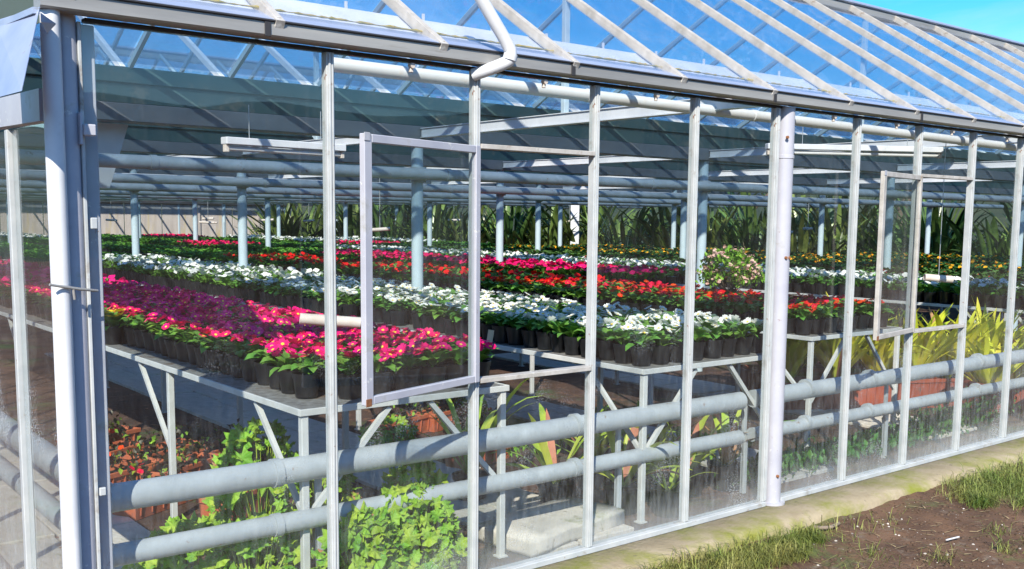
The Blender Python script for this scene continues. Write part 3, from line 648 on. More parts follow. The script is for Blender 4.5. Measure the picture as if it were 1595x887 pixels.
def foliage_mb(n, rnd, mi=0, segs=4):
    b = MB(); base = [leaf_mb(segs=segs, droop=d, mi=mi) for d in (.38, .5, .6)]
    for (a, r0, z, ry, s) in foliage_layout(n, rnd):
        join(b, orient(rnd.choice(base), T((r0 * math.cos(a), r0 * math.sin(a), z), rnd.uniform(-.3, .3), ry, a, s)), mi)
    return b
def flower_layout(n, rnd, spread=.058, h=.078):
    out = []
    for i in range(n):
        a = rnd.uniform(0, 6.28); r0 = spread * math.sqrt(rnd.random()); out.append((r0 * math.cos(a), r0 * math.sin(a), PHt + h + rnd.uniform(-.012, .016) - r0 * .25, rnd.uniform(-.5, .5) + .25, rnd.uniform(-.5, .5) - .3, rnd.uniform(0, 6), rnd.uniform(.85, 1.2)))
    return out
def flowers_mb(n, rnd, r=.024, mi=0, me=1, spread=.058, h=.078, stems=True):
    b = MB(); f = flower_mb(r, mi, me)
    for (x, y, z, rx, ry, rz_, s) in flower_layout(n, rnd, spread, h): join(b, orient(f, T((x, y, z), rx, ry, rz_, s)))
    return b
rnd = random.Random(11)
FOL = [foliage_mb(13 + q, rnd) for q in range(6)]
FOLm = [f.mesh('foliage', [M['leaf']]) for f in FOL]
COLS = {'magenta': ('magenta', .025, 7), 'white': ('whitep', .025, 4), 'red': ('red', .022, 4), 'orange': ('orange', .023, 4)}
FLW = {c: [flowers_mb(max(1, n + dn), rnd, r) for dn in (-3, -2, -1, 0, 1, 3)] for c, (m_, r, n) in COLS.items()}
M['eye_red'] = mat('deep_flower_eye', (.62, .12, .01), rough=.6)
EY = {'red': 'eye_red'}
FLWm = {c: [f.mesh('flower_cluster', [M[COLS[c][0]], M[EY.get(c, 'eye')]]) for f in FLW[c]] for c in COLS}
leaf_ms = [leaf_mb(droop=d).mesh('leaf', [M['leaf']]) for d in (.38, .5, .6)]
flower_ms = {c: flower_mb(COLS[c][1]).mesh('flower', [M[COLS[c][0]], M[EY.get(c, 'eye')]]) for c in COLS}
flower_ms['yellow'] = flower_mb(.026).mesh('flower', [M['yellow'], M['eye']])
ORD = ['first', 'second', 'third', 'fourth', 'fifth', 'sixth', 'seventh', 'eighth', 'ninth', 'tenth', 'eleventh', 'twelfth', 'thirteenth', 'fourteenth', 'fifteenth', 'sixteenth', 'seventeenth', 'eighteenth', 'nineteenth', 'twentieth']
CW = {'magenta': 'magenta', 'white': 'white', 'red': 'red'}
def near_pot(c, x, y, label, group, seed, full, nfl=None):
    rn = random.Random(seed)
    r_ = thing(c + '_primrose', label, 'potted flower', (x, y, BH), rn.uniform(0, 6.28), group); r_.rotation_euler = (rn.uniform(-.035, .035), rn.uniform(-.035, .035), r_.rotation_euler[2])
    r_.scale = (PS * rn.uniform(.97, 1.03),) * 3
    obj('pot', pot_me, r_)
    if full:
        obj('soil', soil_me, r_, (0, 0, PHt - .0115))
        for (a, r0, z, ry, s) in foliage_layout(14, rn): obj('leaf', rn.choice(leaf_ms), r_, (r0 * math.cos(a), r0 * math.sin(a), z), (rn.uniform(-.3, .3), ry, a), s)
        n = nfl if nfl is not None else (rn.choice((4, 6, 7, 8, 9)) if c == 'magenta' else rn.choice((1, 2, 3, 4, 5, 6)))
        cc = 'yellow' if 'yellow' in label else c
        for (fx, fy, z, rx, ry, rz_, s) in flower_layout(n, rn, .058): obj('flower', flower_ms[cc], r_, (fx, fy, z), (rx, ry, rz_), s)
    else:
        i = rn.randrange(6); part(obj('foliage', FOLm[i], r_), kind='stuff'); part(obj('flower_cluster', FLWm[c][rn.randrange(6)], r_, rot=(0, 0, rn.uniform(0, 6))), kind='stuff')
    return r_
camp = Vector((-2.02794, -3.80987, 1.71842))
def in_view(x, y, z, mar=.04):
    v = Vector((x, y, z)) - camp; d = v.dot(cf)
    if d < .5: return False
    px = .5309 + 36.07 / 36 * v.dot(cr) / d; return -mar < px < 1 + mar
stuffs = {}
def fill(key, c, x0, x1, y0, y1, nmax, nfull, step=.146, benchname='', rowskip=()):
    pts = []
    nx = int((x1 - x0 - .02) / step); ny = int((y1 - y0 - .02) / step)
    ox = ((x1 - x0) - (nx - 1) * step) / 2
    rn = random.Random(hash(key) % 1 + 17 + ord(key[0]))
    for j in range(ny):
        for i in range(nx):
            x = x0 + ox + i * step + rn.uniform(-.012, .012); y = y0 + .075 + j * step + rn.uniform(-.012, .012)
            if (i, j) in rowskip or (j > 1 and rn.random() < .025): continue
            if not in_view(x, y, 1.0): continue
            pts.append(((Vector((x, y, 1.0)) - camp).length, x, y, i, j))
    pts.sort(); n = 0; far = []
    for (d, x, y, i, j) in pts:
        if n < nmax:
            if j == 0 and i < 12:
                lab = f'{CW[c]} primrose on the {benchname}, front edge, {ORD[i]} pot from left'; grp = f'{CW[c]} primroses on the {benchname}'
            elif i == 0 and j < 20:
                lab = f'{CW[c]} primrose on the {benchname}, left edge, {ORD[j]} pot from front'; grp = f'{CW[c]} primroses on the {benchname}'
            elif j < 20:
                lab = f'{CW[c]} primrose on the {benchname}, {ORD[i]} file from left, {ORD[j]} from front'; grp = f'{CW[c]} primroses on the {benchname}'
            else:
                lab = f'{CW[c]} primrose in the dense crowd far back on the {benchname}'; grp = f'{CW[c]} primroses far back on the {benchname}'
            near_pot(c, x, y, lab, grp, i * 131 + j * 7 + ord(key[0]), n < nfull); n += 1
        else: far.append((x, y))
    return far
sk = {(0, 0), (1, 0), (0, 1), (8, 0)}
farA = fill('A', 'magenta', .02, 1.11, .25, 12, 270, 42, benchname='nearest bench', rowskip={(0, 0)})
farB = fill('B', 'white', 2.05, 3.24, .22, 15, 290, 42, benchname='second bench')
farC = fill('C', 'red', 4.17, 5.37, .66, 15, 200, 14, benchname='red bench')
near_pot('magenta', .03, 2.95, 'only yellow primrose, on the left edge of the magenta bench', None, 5, True, 9)
# low detail pots for the rest
low_pot = MB().lathe([(.045, 0), (.058, PHt), (.0, PHt - .01)], 8, 0)
def low_plant(c, rn, nl=10, nf=6, h=.078, spread=.058):
    b = join(MB(), low_pot)
    join(b, foliage_mb(nl, rn, 1, 2))
    if nf:
        f = MB(); r = .027
        f.v = [(0, 0, .002)] + [(r * (1 if k % 2 else .8) * math.cos(k * math.pi / 4), r * (1 if k % 2 else .8) * math.sin(k * math.pi / 4), .004) for k in range(8)]
        f.f = [(0, k, k % 8 + 1) for k in range(1, 9)]; f.m = [2] * 8; f.sm = [False] * 8
        for (x, y, z, rx, ry, rz_, s) in flower_layout(nf, rn, spread, h): join(b, orient(f, T((x, y, z), rx * .8 + .2, ry * .8 - .2, rz_, s)))
    return b
rl = random.Random(23)
LOW = {'magenta': [low_plant('m', rl, 12, 6) for _ in range(5)], 'white': [low_plant('w', rl, 13, 3) for _ in range(5)], 'red': [low_plant('r', rl, 14, 2) for _ in range(5)],
       'seed': [low_plant('s', rl, 16, 0) for _ in range(5)], 'orange': [low_plant('o', rl, 16, 1 + q % 3, .06) for q in range(5)], 'redgreen': [low_plant('o', rl, 16, q % 2, .04) for q in range(5)]}
LM = {'magenta': ('leaf', 'magenta'), 'white': ('leaf', 'whitep'), 'red': ('leaf', 'red'), 'seed': ('seed', 'whitep'), 'orange': ('green', 'orange'), 'redgreen': ('green', 'red')}
def mass(name, kind, pts, label, cat='potted flowers'):
    if not pts: return
    pl = [(rl.randrange(5), x, y, BH, rl.uniform(0, 6.28), PS * rl.uniform(.9, 1.15)) for x, y in pts]
    o = obj(name, merged(name, LOW[kind], pl, [M['pot'], M[LM[kind][0]], M[LM[kind][1]]])); tag(o, label, cat, kind='stuff'); return o
def grid(x0, x1, y0, y1, step=.15, p=1.0):
    out = []
    for x in np.arange(x0 + .07, x1 - .05, step):
        for y in np.arange(y0 + .07, y1 - .05, step):
            if rl.random() < p and in_view(x, y, 1.0): out.append((x + rl.uniform(-.015, .015), y + rl.uniform(-.015, .015)))
    return out
tail = [p for p in farB + farC if p[1] > 11.5]; farB = [p for p in farB if p[1] <= 11.5]; farC = [p for p in farC if p[1] <= 11.5]
mass('magenta_primrose_mass', 'magenta', farA, 'distant mass of magenta primroses at the back of the nearest bench')
mass('white_primrose_mass', 'white', farB, 'distant mass of white primroses at the back of the second bench')
mass('red_primrose_mass', 'red', farC, 'distant mass of red primroses at the back of the third bench')
mass('magenta_primrose_mass', 'magenta', grid(6.35, 7.5, 4.9, 12.5), 'magenta primroses massed on the shorter bench behind the red ones')
mass('white_primrose_mass', 'white', grid(7.85, 9.05, .4, 15), 'white primroses massed on the bench beyond the yellow strap plants')
mass('orange_flower_mass', 'redgreen', grid(9.9, 11.1, .6, 15), 'dark green potted plants with sparse red flowers beyond the whites')
mass('orange_flower_mass', 'orange', grid(12, 13.2, 2, 15), 'green potted plants with orange flowers in front of the hedge')
mass('orange_flower_mass', 'orange', grid(14.1, 15.3, 4, 15), 'orange flowered plants on the bench closest to the hedge')
mass('orange_flower_mass', 'orange', grid(16.1, 17.3, 3, 9), 'orange flowered plants on the last short bench')
fx = [(-.3, 1.1, 29), (2.0, 3.3, 29), (4.2, 5.4, 29), (6.35, 7.5, 28), (8.0, 9.2, 26.5), (9.9, 11.1, 25), (12, 13.2, 22.5)]
sg = tail + grid(6.35, 7.5, 12.5, 15); sm = []; sw_ = []
for i, (a, c, ye) in enumerate(fx):
    for (x, y) in grid(a, c, 15.9, ye, .155):
        if i == 3 and 17 < y < 19 or i == 5 and 17 < y < 18.5: sm.append((x, y))
        elif i in (2, 4) and 24 < y: sm.append((x, y)) if i == 4 else sw_.append((x, y))
        elif i >= 5 and y > 18: sw_.append((x, y))
        else: sg.append((x, y))
mass('seedling_mass', 'seed', sg, 'bright green flowerless seedlings covering the far benches', 'seedlings')
mass('magenta_primrose_mass', 'magenta', sm, 'thin bands of magenta flowers among the far green seedlings')
mass('white_primrose_mass', 'white', sw_, 'white flowers on the far benches by the hedge')

# flowering bush with pale pink heads, standing among the red primroses
def bush(x, y, z, label):
    r_ = thing('flowering_bush', label, 'potted shrub', (x, y, z)); rn = random.Random(4)
    b = MB().lathe([(0, 0), (.09, 0), (.12, .16), (.105, .155), (0, .15)], 18); build(b, 'pot', M['pot'], r_)
    b = MB(); lf = leaf_mb(.055, .03, .3, 2)
    st = MB()
    bl = MB(); f = flower_mb(.014, 0, 0)
    for i in range(230):
        th = rn.uniform(0, 6.28); ph = math.acos(rn.uniform(-.25, 1)); rr = .27 * rn.uniform(.45, 1) ** .5
        c = Vector((1.12 * rr * math.sin(ph) * math.cos(th), 1.0 * rr * math.sin(ph) * math.sin(th), .33 + .92 * rr * math.cos(ph)))
        if i % 5 == 0: st.tube([(0, 0, .14), c * .5 + Vector((0, 0, .1)), c], .003, 4)
        for q in range(5): join(b, orient(lf, T(c + Vector([rn.uniform(-.03, .03) for _ in range(3)]), rn.uniform(-.6, .6), rn.uniform(-.9, .3), rn.uniform(0, 6.28), rn.uniform(.7, 1.1))))
        if rr > .19 and i % 2 == 0:
            for q in range(6): join(bl, orient(f, T(c * 1.0 + c.normalized() * .02 + Vector([rn.uniform(-.022, .022) for _ in range(3)]) + Vector((0, 0, .02)), rn.uniform(-.8, .8), rn.uniform(-.8, .8), 0, rn.uniform(.8, 1.3))))
    build(st, 'stem', M['bark'], r_); part(build(b, 'foliage', M['gerleaf'], r_), kind='stuff'); part(build(bl, 'blossom', M['pinkb'], r_), kind='stuff')
bush(5.22, 2.25, BH - .02, 'rounded bush with pale pink flower heads rising above the red primroses')

# ------------------------------------------------------------------ floor plants
def lobed_leaf(r=.045, mi=0):
    b = MB(); n = 28; b.v.append((0, 0, 0))
    for ring, fr in ((0, .55), (1, 1.0)):
        for i in range(n):
            a = 2 * math.pi * i / n
            lob = 1 + .20 * math.cos(7 * a) + .06 * math.cos(14 * a + 1) if ring else 1 + .04 * math.cos(7 * a)
            if abs(a - math.pi) < .25: lob *= .45
            b.v.append((r * fr * lob * math.cos(a) , r * fr * lob * math.sin(a), r * (.06 * fr + (.16 * math.cos(7 * a + .3) * fr * fr) - .30 * fr * fr * (1 if ring else .4))))
    for i in range(n): b.f.append((0, 1 + i, 1 + (i + 1) % n)); b.f.append((1 + i, 1 + n + i, 1 + n + (i + 1) % n, 1 + (i + 1) % n))
    b.m = [mi] * len(b.f); b.sm = [True] * len(b.f); return b
ger = [lobed_leaf(r).mesh('leaf', [M['gerleaf']]) for r in (.030, .037, .044)]
gerd = lobed_leaf(.04).mesh('leaf', [M['dry']])
def pelargonium(x, y, rx, ry, h, n, label, seed, base=0.0):
    rn = random.Random(seed); r_ = thing('pelargonium', label, 'plant', (x, y, 0)); st = MB()
    for i in range(n):
        th = rn.uniform(0, 6.28); u = rn.random() ** .5; ph = rn.uniform(0, 1)
        rr = (1 - ph ** 2.2) ** .5 * (.55 + .45 * u)
        c = Vector((rx * rr * math.cos(th), ry * rr * math.sin(th), base + .05 + (h - .05) * ph))
        out = Vector((math.cos(th) * rr, math.sin(th) * rr, .5 + ph)).normalized()
        # lean the leaves toward the light as well as outwards
        nrm = (out + Vector((-.5, -.5, .45))).normalized(); e = nrm.to_track_quat('Z', 'X').to_euler(); 
        o = obj('leaf', gerd if rn.random() < .02 else rn.choice(ger), r_, c, None, rn.uniform(.45, 1.3)); q = nrm.to_track_quat('Z', 'Y') @ Euler((rn.uniform(-.95, .95), rn.uniform(-.95, .95), rn.uniform(0, 6.28))).to_quaternion()
        o.rotation_mode = 'QUATERNION'; o.rotation_quaternion = q
        if i % 3 == 0: st.tube([(c.x * .15, c.y * .15, 0), (c.x * .6, c.y * .6, c.z * .55), c], [.005, .004, .002], 5)
    build(st, 'stem', M['strap'], r_)
pelargonium(.10, .93, .28, .30, .70, 230, 'lime green pelargonium clump rising behind the upper pipe near the corner', 1)
pelargonium(.33, .78, .26, .22, .52, 170, 'leafy pelargonium around the front leg of the nearest bench', 2)
pelargonium(-.38, .58, .32, .26, .36, 200, 'low pelargonium clump spreading behind the lower pipe at the left corner', 3)
pelargonium(.20, .12, .26, .055, .40, 170, 'broad pelargonium pressed against the glass in the lower left pane', 4)
pelargonium(.50, .20, .30, .12, .46, 280, 'tallest bright pelargonium in front of the lower pipe, left of the paving', 5)
pelargonium(.62, .36, .20, .14, .56, 110, 'upright pelargonium shoots crossing the lower pipe beside the paving', 10)
pelargonium(-.22, .30, .26, .10, .40, 130, 'pelargonium stems hanging over the lower pipe near the corner', 11)
pelargonium(1.85, 2.6, .22, .2, .24, 60, 'small round green plant on the soil beyond the paving', 6)
pelargonium(3.0, 3.2, .18, .2, .26, 60, 'small green seedling clump under the second bench', 7)
pelargonium(3.45, 2.0, .16, .2, .24, 60, 'small bright clump behind the second bench legs', 8)
pelargonium(3.35, 1.05, .30, .16, .20, 80, 'low leafy clump behind the pipe beside the round post', 9)

def strap_mb(L, w, rise, droop, segs=7, fold=.3, mi=0):
    b = MB(); x = z = 0; pts = []
    for i in range(segs + 1):
        t = i / segs; a = rise - droop * t * t; pts.append((x, z, w * (.55 + 1.1 * t - 1.62 * t ** 3) if t < 1 else w * .03)); x += L / segs * math.cos(a); z += L / segs * math.sin(a)
    for (x, z, ww) in pts: b.v += [(x, -ww / 2, z + fold * ww * .5), (x, 0, z), (x, ww / 2, z + fold * ww * .5)]
    for i in range(segs):
        o = i * 3
        for q in ((o, o + 3, o + 4, o + 1), (o + 1, o + 4, o + 5, o + 2)): b.f.append(q); b.m.append(mi); b.sm.append(True)
    return b
big_pot = MB().lathe([(0, 0), (.085, 0), (.11, .14), (.118, .14), (.122, .165), (.112, .165), (.108, .15), (0, .15)], 20).mesh('pot', [M['pot']])
def strap_plant(x, y, n, L, label, seed, m=None, pot=True, w=.056, dry=.15, rmin=.5, rmax=1.3, s=1, base=None):
    rn = random.Random(seed); r_ = thing('strap_leaf_plant', label, 'plant', (x, y, 0)); z0 = .15 if pot else .02
    if base is not None: z0 = base
    if pot: obj('pot', big_pot, r_, scale=s)
    n = n if n > 20 else n + 5
    for i in range(n):
        th = i * 2.4 + rn.uniform(-.4, .4); rise = rn.uniform(rmin, rmax)
        b = strap_mb(L * (1.45 if m is None else 1.2) * rn.uniform(.6, 1.1), w * rn.uniform(.8, 1.2), rise, rn.uniform(.3, 1.5))
        o = build(b, 'leaf', M['dry'] if rn.random() < dry else (m or M['strap']), r_, loc=(.02 * math.cos(th), .02 * math.sin(th), z0 * s)); o.rotation_euler = (rn.uniform(-.2, .2), 0, th)
strap_plant(1.86, .72, 9, .42, 'arching strap leaved plant in a black pot behind the paving block', 1)
strap_plant(1.55, 1.15, 7, .5, 'upright strap plant with pointed leaves above the upper pipe', 2, rmin=.9)
strap_plant(2.12, .42, 9, .38, 'half withered strap plant just left of the second bench leg', 3, dry=.35)
strap_plant(2.42, .55, 9, .34, 'strap plant with short green leaves right of the second bench leg', 4)
strap_plant(2.72, .45, 8, .34, 'strap plant with yellowing leaves under the middle of the second bench', 5, dry=.3)
strap_plant(3.02, .40, 10, .36, 'strap plant with orange withered leaves beside the round post', 6, dry=.4)
strap_plant(2.35, .95, 8, .36, 'strap plant deeper under the second bench', 7)
strap_plant(2.30, .22, 6, .26, 'small strap plant right against the glass under the second bench', 8, w=.03)
# yellow-green strap clumps in brown troughs
def trough(name, x, y, w, d, h, rz_, m, label, cat='trough'):
    r_ = thing(name, label, cat, (x, y, 0), rz_); b = MB(); t = .012
    for s_ in (-1, 1):
        b.add([(-w / 2 * .94, s_ * d / 2 * .88, 0), (w / 2 * .94, s_ * d / 2 * .88, 0), (w / 2, s_ * d / 2, h), (-w / 2, s_ * d / 2, h), (-w / 2 + t, s_ * (d / 2 - t), h), (w / 2 - t, s_ * (d / 2 - t), h), (w / 2 - t, s_ * (d / 2 - t * 3), h * .8), (-w / 2 + t, s_ * (d / 2 - t * 3), h * .8)],
              [(0, 1, 2, 3), (3, 2, 5, 4), (4, 5, 6, 7)])
        b.add([(s_ * w / 2 * .94, -d / 2 * .88, 0), (s_ * w / 2 * .94, d / 2 * .88, 0), (s_ * w / 2, d / 2, h), (s_ * w / 2, -d / 2, h), (s_ * (w / 2 - t), -d / 2 + t, h), (s_ * (w / 2 - t), d / 2 - t, h), (s_ * (w / 2 - t * 2), d / 2 - t, h * .8), (s_ * (w / 2 - t * 2), -d / 2 + t, h * .8)],
              [(0, 1, 2, 3), (3, 2, 5, 4), (4, 5, 6, 7)])
    build(b, 'trough_body', m, r_)
    b = MB(); 
    for s_ in (-1, 1): b.bbox((-w / 2 - .008, s_ * (d / 2 + .001) - .008, h - .03), (w / 2 + .008, s_ * (d / 2 + .001) + .008, h + .002), .003); b.bbox((s_ * (w / 2 + .001) - .007, -d / 2 + .008, h - .03), (s_ * (w / 2 + .001) + .007, d / 2 - .008, h + .001), .003)
    build(b, 'rim', m, r_)
    b = MB(); 
    for q in range(int(w / .09)):
        xx = -w / 2 + .05 + q * .09
        for s_ in (-1, 1): b.bar((xx, s_ * d / 2 * .90, .02), (xx, s_ * (d / 2 * .99 + .002), h - .035), .012, .006, up=(1, 0, 0))
    build(b, 'rib_row', m, r_)
    b = MB(); b.bbox((-w / 2 * .97, -d / 2 * .92, h * .70), (w / 2 * .97, d / 2 * .92, h * .82), .006); build(b, 'soil', M['soil'], r_); return r_
tr = [(5.95, 1.75, .9, .34, 'left'), (6.55, 1.42, .9, .34, 'second'), (7.2, 1.10, .9, .34, 'third'), (6.3, 2.45, .9, .34, 'rear left'), (7.15, 2.1, .9, .34, 'rear middle'), (7.3, .68, .7, .34, 'right')]
for i, (x, y, w, d, l_) in enumerate(tr):
    trough('brown_trough', x, y, w, d, .27, R(-28), M['brownbox'], f'{l_} brown plastic trough under the yellow strap plants')
rb = random.Random(9)
for i, (x, y) in enumerate([(5.65, 1.9), (6.1, 1.68), (6.45, 1.48), (6.75, 1.3), (7.1, 1.15), (7.5, .95), (6.1, 2.5), (6.6, 2.35), (7.0, 2.15), (7.45, 1.95), (7.15, .72), (7.6, .6)]):
    strap_plant(x, y, 66, .64, f'{ORD[i] if i < 12 else ""} clump from the left of yellow green upright strap leaves in the trough bed', 40 + i, m=M['brom'], pot=False, w=.072, dry=.03, rmin=.85, rmax=1.5, base=.24 if i < 9 else .08)
# ferny weeds low along the front behind the glass
def weeds(x, y, n, label, seed, sx=.3, sy=.1, h=.14):
    rn = random.Random(seed); b = MB(); lf = leaf_mb(.06, .028, .35, 2)
    for i in range(n):
        join(b, orient(lf, T((rn.gauss(0, sx / 2), rn.gauss(0, sy / 2), rn.uniform(0.02, h) * rn.random() ** .4), rn.uniform(-.5, .5), rn.uniform(-1, 0), rn.uniform(0, 6.28), rn.uniform(.5, 1.3))))
    o = build(b, 'leafy_weeds', M['green'] if seed % 2 else M['gerleaf'], loc=(x, y, 0)); tag(o, label, 'weeds', kind='stuff')
weeds(3.45, .38, 500, 'low ferny weeds behind the glass just right of the round post', 1, .45, .14, .15)
weeds(4.1, .38, 550, 'ferny weeds behind the second pane right of the post', 3, .5, .14, .16)
weeds(4.85, .42, 450, 'ferny weeds beneath the smaller open casement', 5, .5, .16, .14)
weeds(5.6, .45, 500, 'leafy weeds behind the lower glass at the far right', 7, .5, .16, .22)
weeds(6.4, .5, 400, 'leafy weeds in the last visible pane', 9, .5, .2, .28)
weeds(2.6, 2.1, 300, 'bright ground cover under the middle of the second bench', 2, .5, .3, .1)
# terracotta troughs with begonias under the nearest bench
def begonia(x, y, rz_, label, seed, n=90):
    r_ = trough('planted_trough', x, y, .55, .19, .15, rz_, M['terra'], label, 'planter'); rn = random.Random(seed)
    b = MB(); lf = leaf_mb(.05, .035, .35, 2)
    for i in range(n): join(b, orient(lf, T((rn.uniform(-.26, .26), rn.uniform(-.09, .09), .12 + rn.uniform(0, .13)), rn.uniform(-.6, .6), rn.uniform(-.9, .2), rn.uniform(0, 6.28), rn.uniform(.6, 1.1)), ), 0 if rn.random() < .78 else 1)
    part(build(b, 'foliage', [M['darkleaf'], M['gerleaf']], r_), kind='stuff')
    if seed % 2:
        f = flower_mb(.02, 0, 0); fb = MB()
        for i in range(3): join(fb, orient(f, T((rn.uniform(-.2, .2), rn.uniform(-.06, .06), .26), rn.uniform(-.4, .8), rn.uniform(-.8, .4), 0, 1)))
        build(fb, 'flower', M['red'], r_)
M['darkleaf'] = mat('bronze_leaf', (.035, .022, .016), (.06, .06, .028), .5, 20, island=.4, transl=.1)
lbs = ['front', 'second', 'third', 'fourth', 'fifth', 'sixth', 'seventh', 'eighth', 'ninth', 'tenth']
for i, (x, y, a) in enumerate([(.0, 2.15, .5), (.30, 2.55, .5), (-.05, 2.65, .4), (.35, 3.05, .45), (.0, 3.2, .5), (.62, 2.2, .55), (.15, 3.75, .4), (.7, 2.9, .5), (.35, 1.75, .55)]):
    begonia(x, y, a, f'terracotta trough of dark begonias under the nearest bench, {lbs[i]} from the glass', i + 1)
for i, (x, y) in enumerate([(2.15, 1.9), (2.5, 2.4), (2.2, 3.0), (2.7, 3.1)]):
    begonia(x, y, .3, f'terracotta trough under the second bench, {lbs[i]} back from the pipes', i + 20)
rn = random.Random(31); b = MB()
for i in range(60): b.bar((x := rn.uniform(-.9, 1.1), y := rn.uniform(1.6, 6), .004), (x + rn.uniform(-.1, .1), y + rn.uniform(-.1, .1), .012), .02, .004)
tag(build(b, 'leaf_litter', M['dry']), 'brown leaf litter scattered on the soil under the nearest bench', 'litter', kind='stuff')

# ------------------------------------------------------------------ hanging tubes on wires
HT = [((.44, .83, 1.19), .30, .028, 'thick cardboard coloured tube hanging low over the magenta primroses'), ((5.55, .42, 1.28), .22, .028, 'tube on a long steel wire behind the smaller open casement'),
      ((6.55, 10.62, 1.50), .32, .03, 'tube hanging mid way behind the large open casement'), ((7.5, 27.3, 1.50), .34, .03, 'hanging tube farthest left before the board wall'), ((9.7, 25.6, 1.58), .34, .03, 'upper of two hanging tubes side by side before the board wall'),
      ((9.5, 25.1, 1.47), .5, .03, 'lower hanging tube beside its twin before the board wall'), ((12.0, 23.8, 1.55), .34, .03, 'hanging tube in front of the first dark leaves at left'), ((17.4, 18.4, 1.62), .36, .03, 'hanging tube by the white strip in the hedge'),
      ((18.2, 17.9, 1.52), .36, .03, 'hanging tube just right of the second front glazing bar in the distance'), ((14.9, 9.0, 1.50), .34, .03, 'hanging tube seen just right of the round post'), ((15.4, 8.8, 1.56), .2, .03, 'short hanging tube right of the one by the round post'),
      ((15.2, 21.0, 1.62), .36, .03, 'hanging tube over the far white flowers'), ((11.0, 24.4, 1.56), .34, .03, 'hanging tube by the last column before the board wall')]
for i, (p, L_, r, lab) in enumerate(HT):
    r_ = thing('hanging_tube', lab, 'hanging tube', p, R(-38 + random.uniform(-14, 14)), 'tubes hung on wires over the benches')
    b = MB(); b.lathe([(r, -L_ / 2), (r, L_ / 2), (r * .8, L_ / 2), (r * .8, -L_ / 2), (r, -L_ / 2)], 14); b = orient(b, Euler((0, R(90 + random.uniform(-5, 5)), 0)).to_matrix().to_4x4()); build(b, 'tube', M['tube'], r_)
    b = MB().tube([(0, 0, r), (0, 0, 2.34 - p[2])], .0032 if p[1] < 3 else .006, 5); build(b, 'wire', M['wire'], r_)
# small plant labels
for (x, y, lab) in ((2.03, 1.62, 'small cream plant label tucked under the white primroses'), (4.9, 5.5, 'cream card label among the red primroses')):
    b = MB(); b.box((-.02, -.001, 0), (.02, .001, .09)); o = build(b, 'plant_label', M['label'], loc=(x, y, BH), rot=(0, .15, -.5)); tag(o, lab, 'plant label')

# ------------------------------------------------------------------ hedge of tall paddle leaves
def paddle(L, w, pet, rise, droop):
    b = MB(); x = z = 0; pts = []; segs = 7
    for i in range(segs + 1):
        t = i / segs; a = rise - droop * t * t * 1.2; tt = max(0, (t - .35) / .65)
        ww = .022 if t < .35 else max(.01, w * math.sin(math.pi * min(1, tt * .85 + .12)) * (1 if t < 1 else .05)); pts.append((x, z, ww)); x += (L + pet) / segs * math.cos(a); z += (L + pet) / segs * math.sin(a)
    for (x, z, ww) in pts: b.v += [(x, -ww / 2, z + .25 * ww), (x, 0, z), (x, ww / 2, z + .25 * ww)]
    for i in range(segs):
        o = i * 3
        for q in ((o, o + 3, o + 4, o + 1), (o + 1, o + 4, o + 5, o + 2)): b.f.append(q); b.m.append(0); b.sm.append(True)
    return b
rs = random.Random(77)
CL = []
for v_ in range(5):
    b = MB()
    for i in range(62):
        p_ = paddle(rs.uniform(.45, .8), rs.uniform(.08, .16), rs.uniform(.4, 1.25), rs.uniform(.75, 1.45), rs.uniform(.1, 1.2))
        a = rs.uniform(0, 6.28); r0 = rs.uniform(0, .35); join(b, orient(p_, T((r0 * math.cos(a), r0 * math.sin(a), rs.uniform(0, .3)), rs.uniform(-.15, .15), 0, a + rs.uniform(-.8, .8), rs.uniform(.7, 1.15))))
    CL.append(b.mesh('foliage', [M['strel']]))
HP = [(11.6, 25.3), (12.6, 24.9), (13.4, 24.0), (14.2, 23.0), (14.9, 22.0), (15.6, 20.9), (16.2, 19.8), (16.8, 18.7), (17.3, 17.6), (17.8, 16.5), (18.3, 15.4), (18.7, 14.3), (19.1, 13.2), (19.5, 12.1), (19.9, 11.0), (20.2, 9.9), (20.5, 8.8), (20.8, 7.7), (21.1, 6.6), (21.3, 5.5)]
hl = ['by the board wall', 'behind the far green benches', 'behind the orange flowers', 'right of the round post', 'at the right end of the hedge']
n = 0
for j, (dx, dy) in enumerate(((0, 0), (.9, .7))):
    for i, (x, y) in enumerate(HP):
        if j and i % 4 == 1: continue
        r_ = thing('strelitzia_clump', f'tall dark paddle leaf clump, {ORD[i]} from the board wall in the ' + ('rear row' if j else 'front row'), 'plant', (x + dx + rs.uniform(-.2, .2), y + dy + rs.uniform(-.2, .2), 0), rs.uniform(0, 6.28), 'paddle leaf clumps forming the tall hedge'); s_ = rs.uniform(1.15, 1.5) * (1.2 if j else 1)
        o = obj('foliage', CL[(i + j) % 5], r_, scale=(1.15, 1.15, s_)); o['kind'] = 'stuff'
        b = MB(); b.lathe([(0, 0), (.28, 0), (.2, .25), (.06, .5)], 8); build(b, 'stem_base', M['bark'], r_)
b = MB(); b.bbox((-.12, -.03, 0), (.12, .03, 2.3), .01); tag(build(b, 'white_board', M['white'], loc=(16.9, 17.6, 0), rot=(0, 0, R(-45))), 'upright white board standing in the hedge between two columns', 'board')
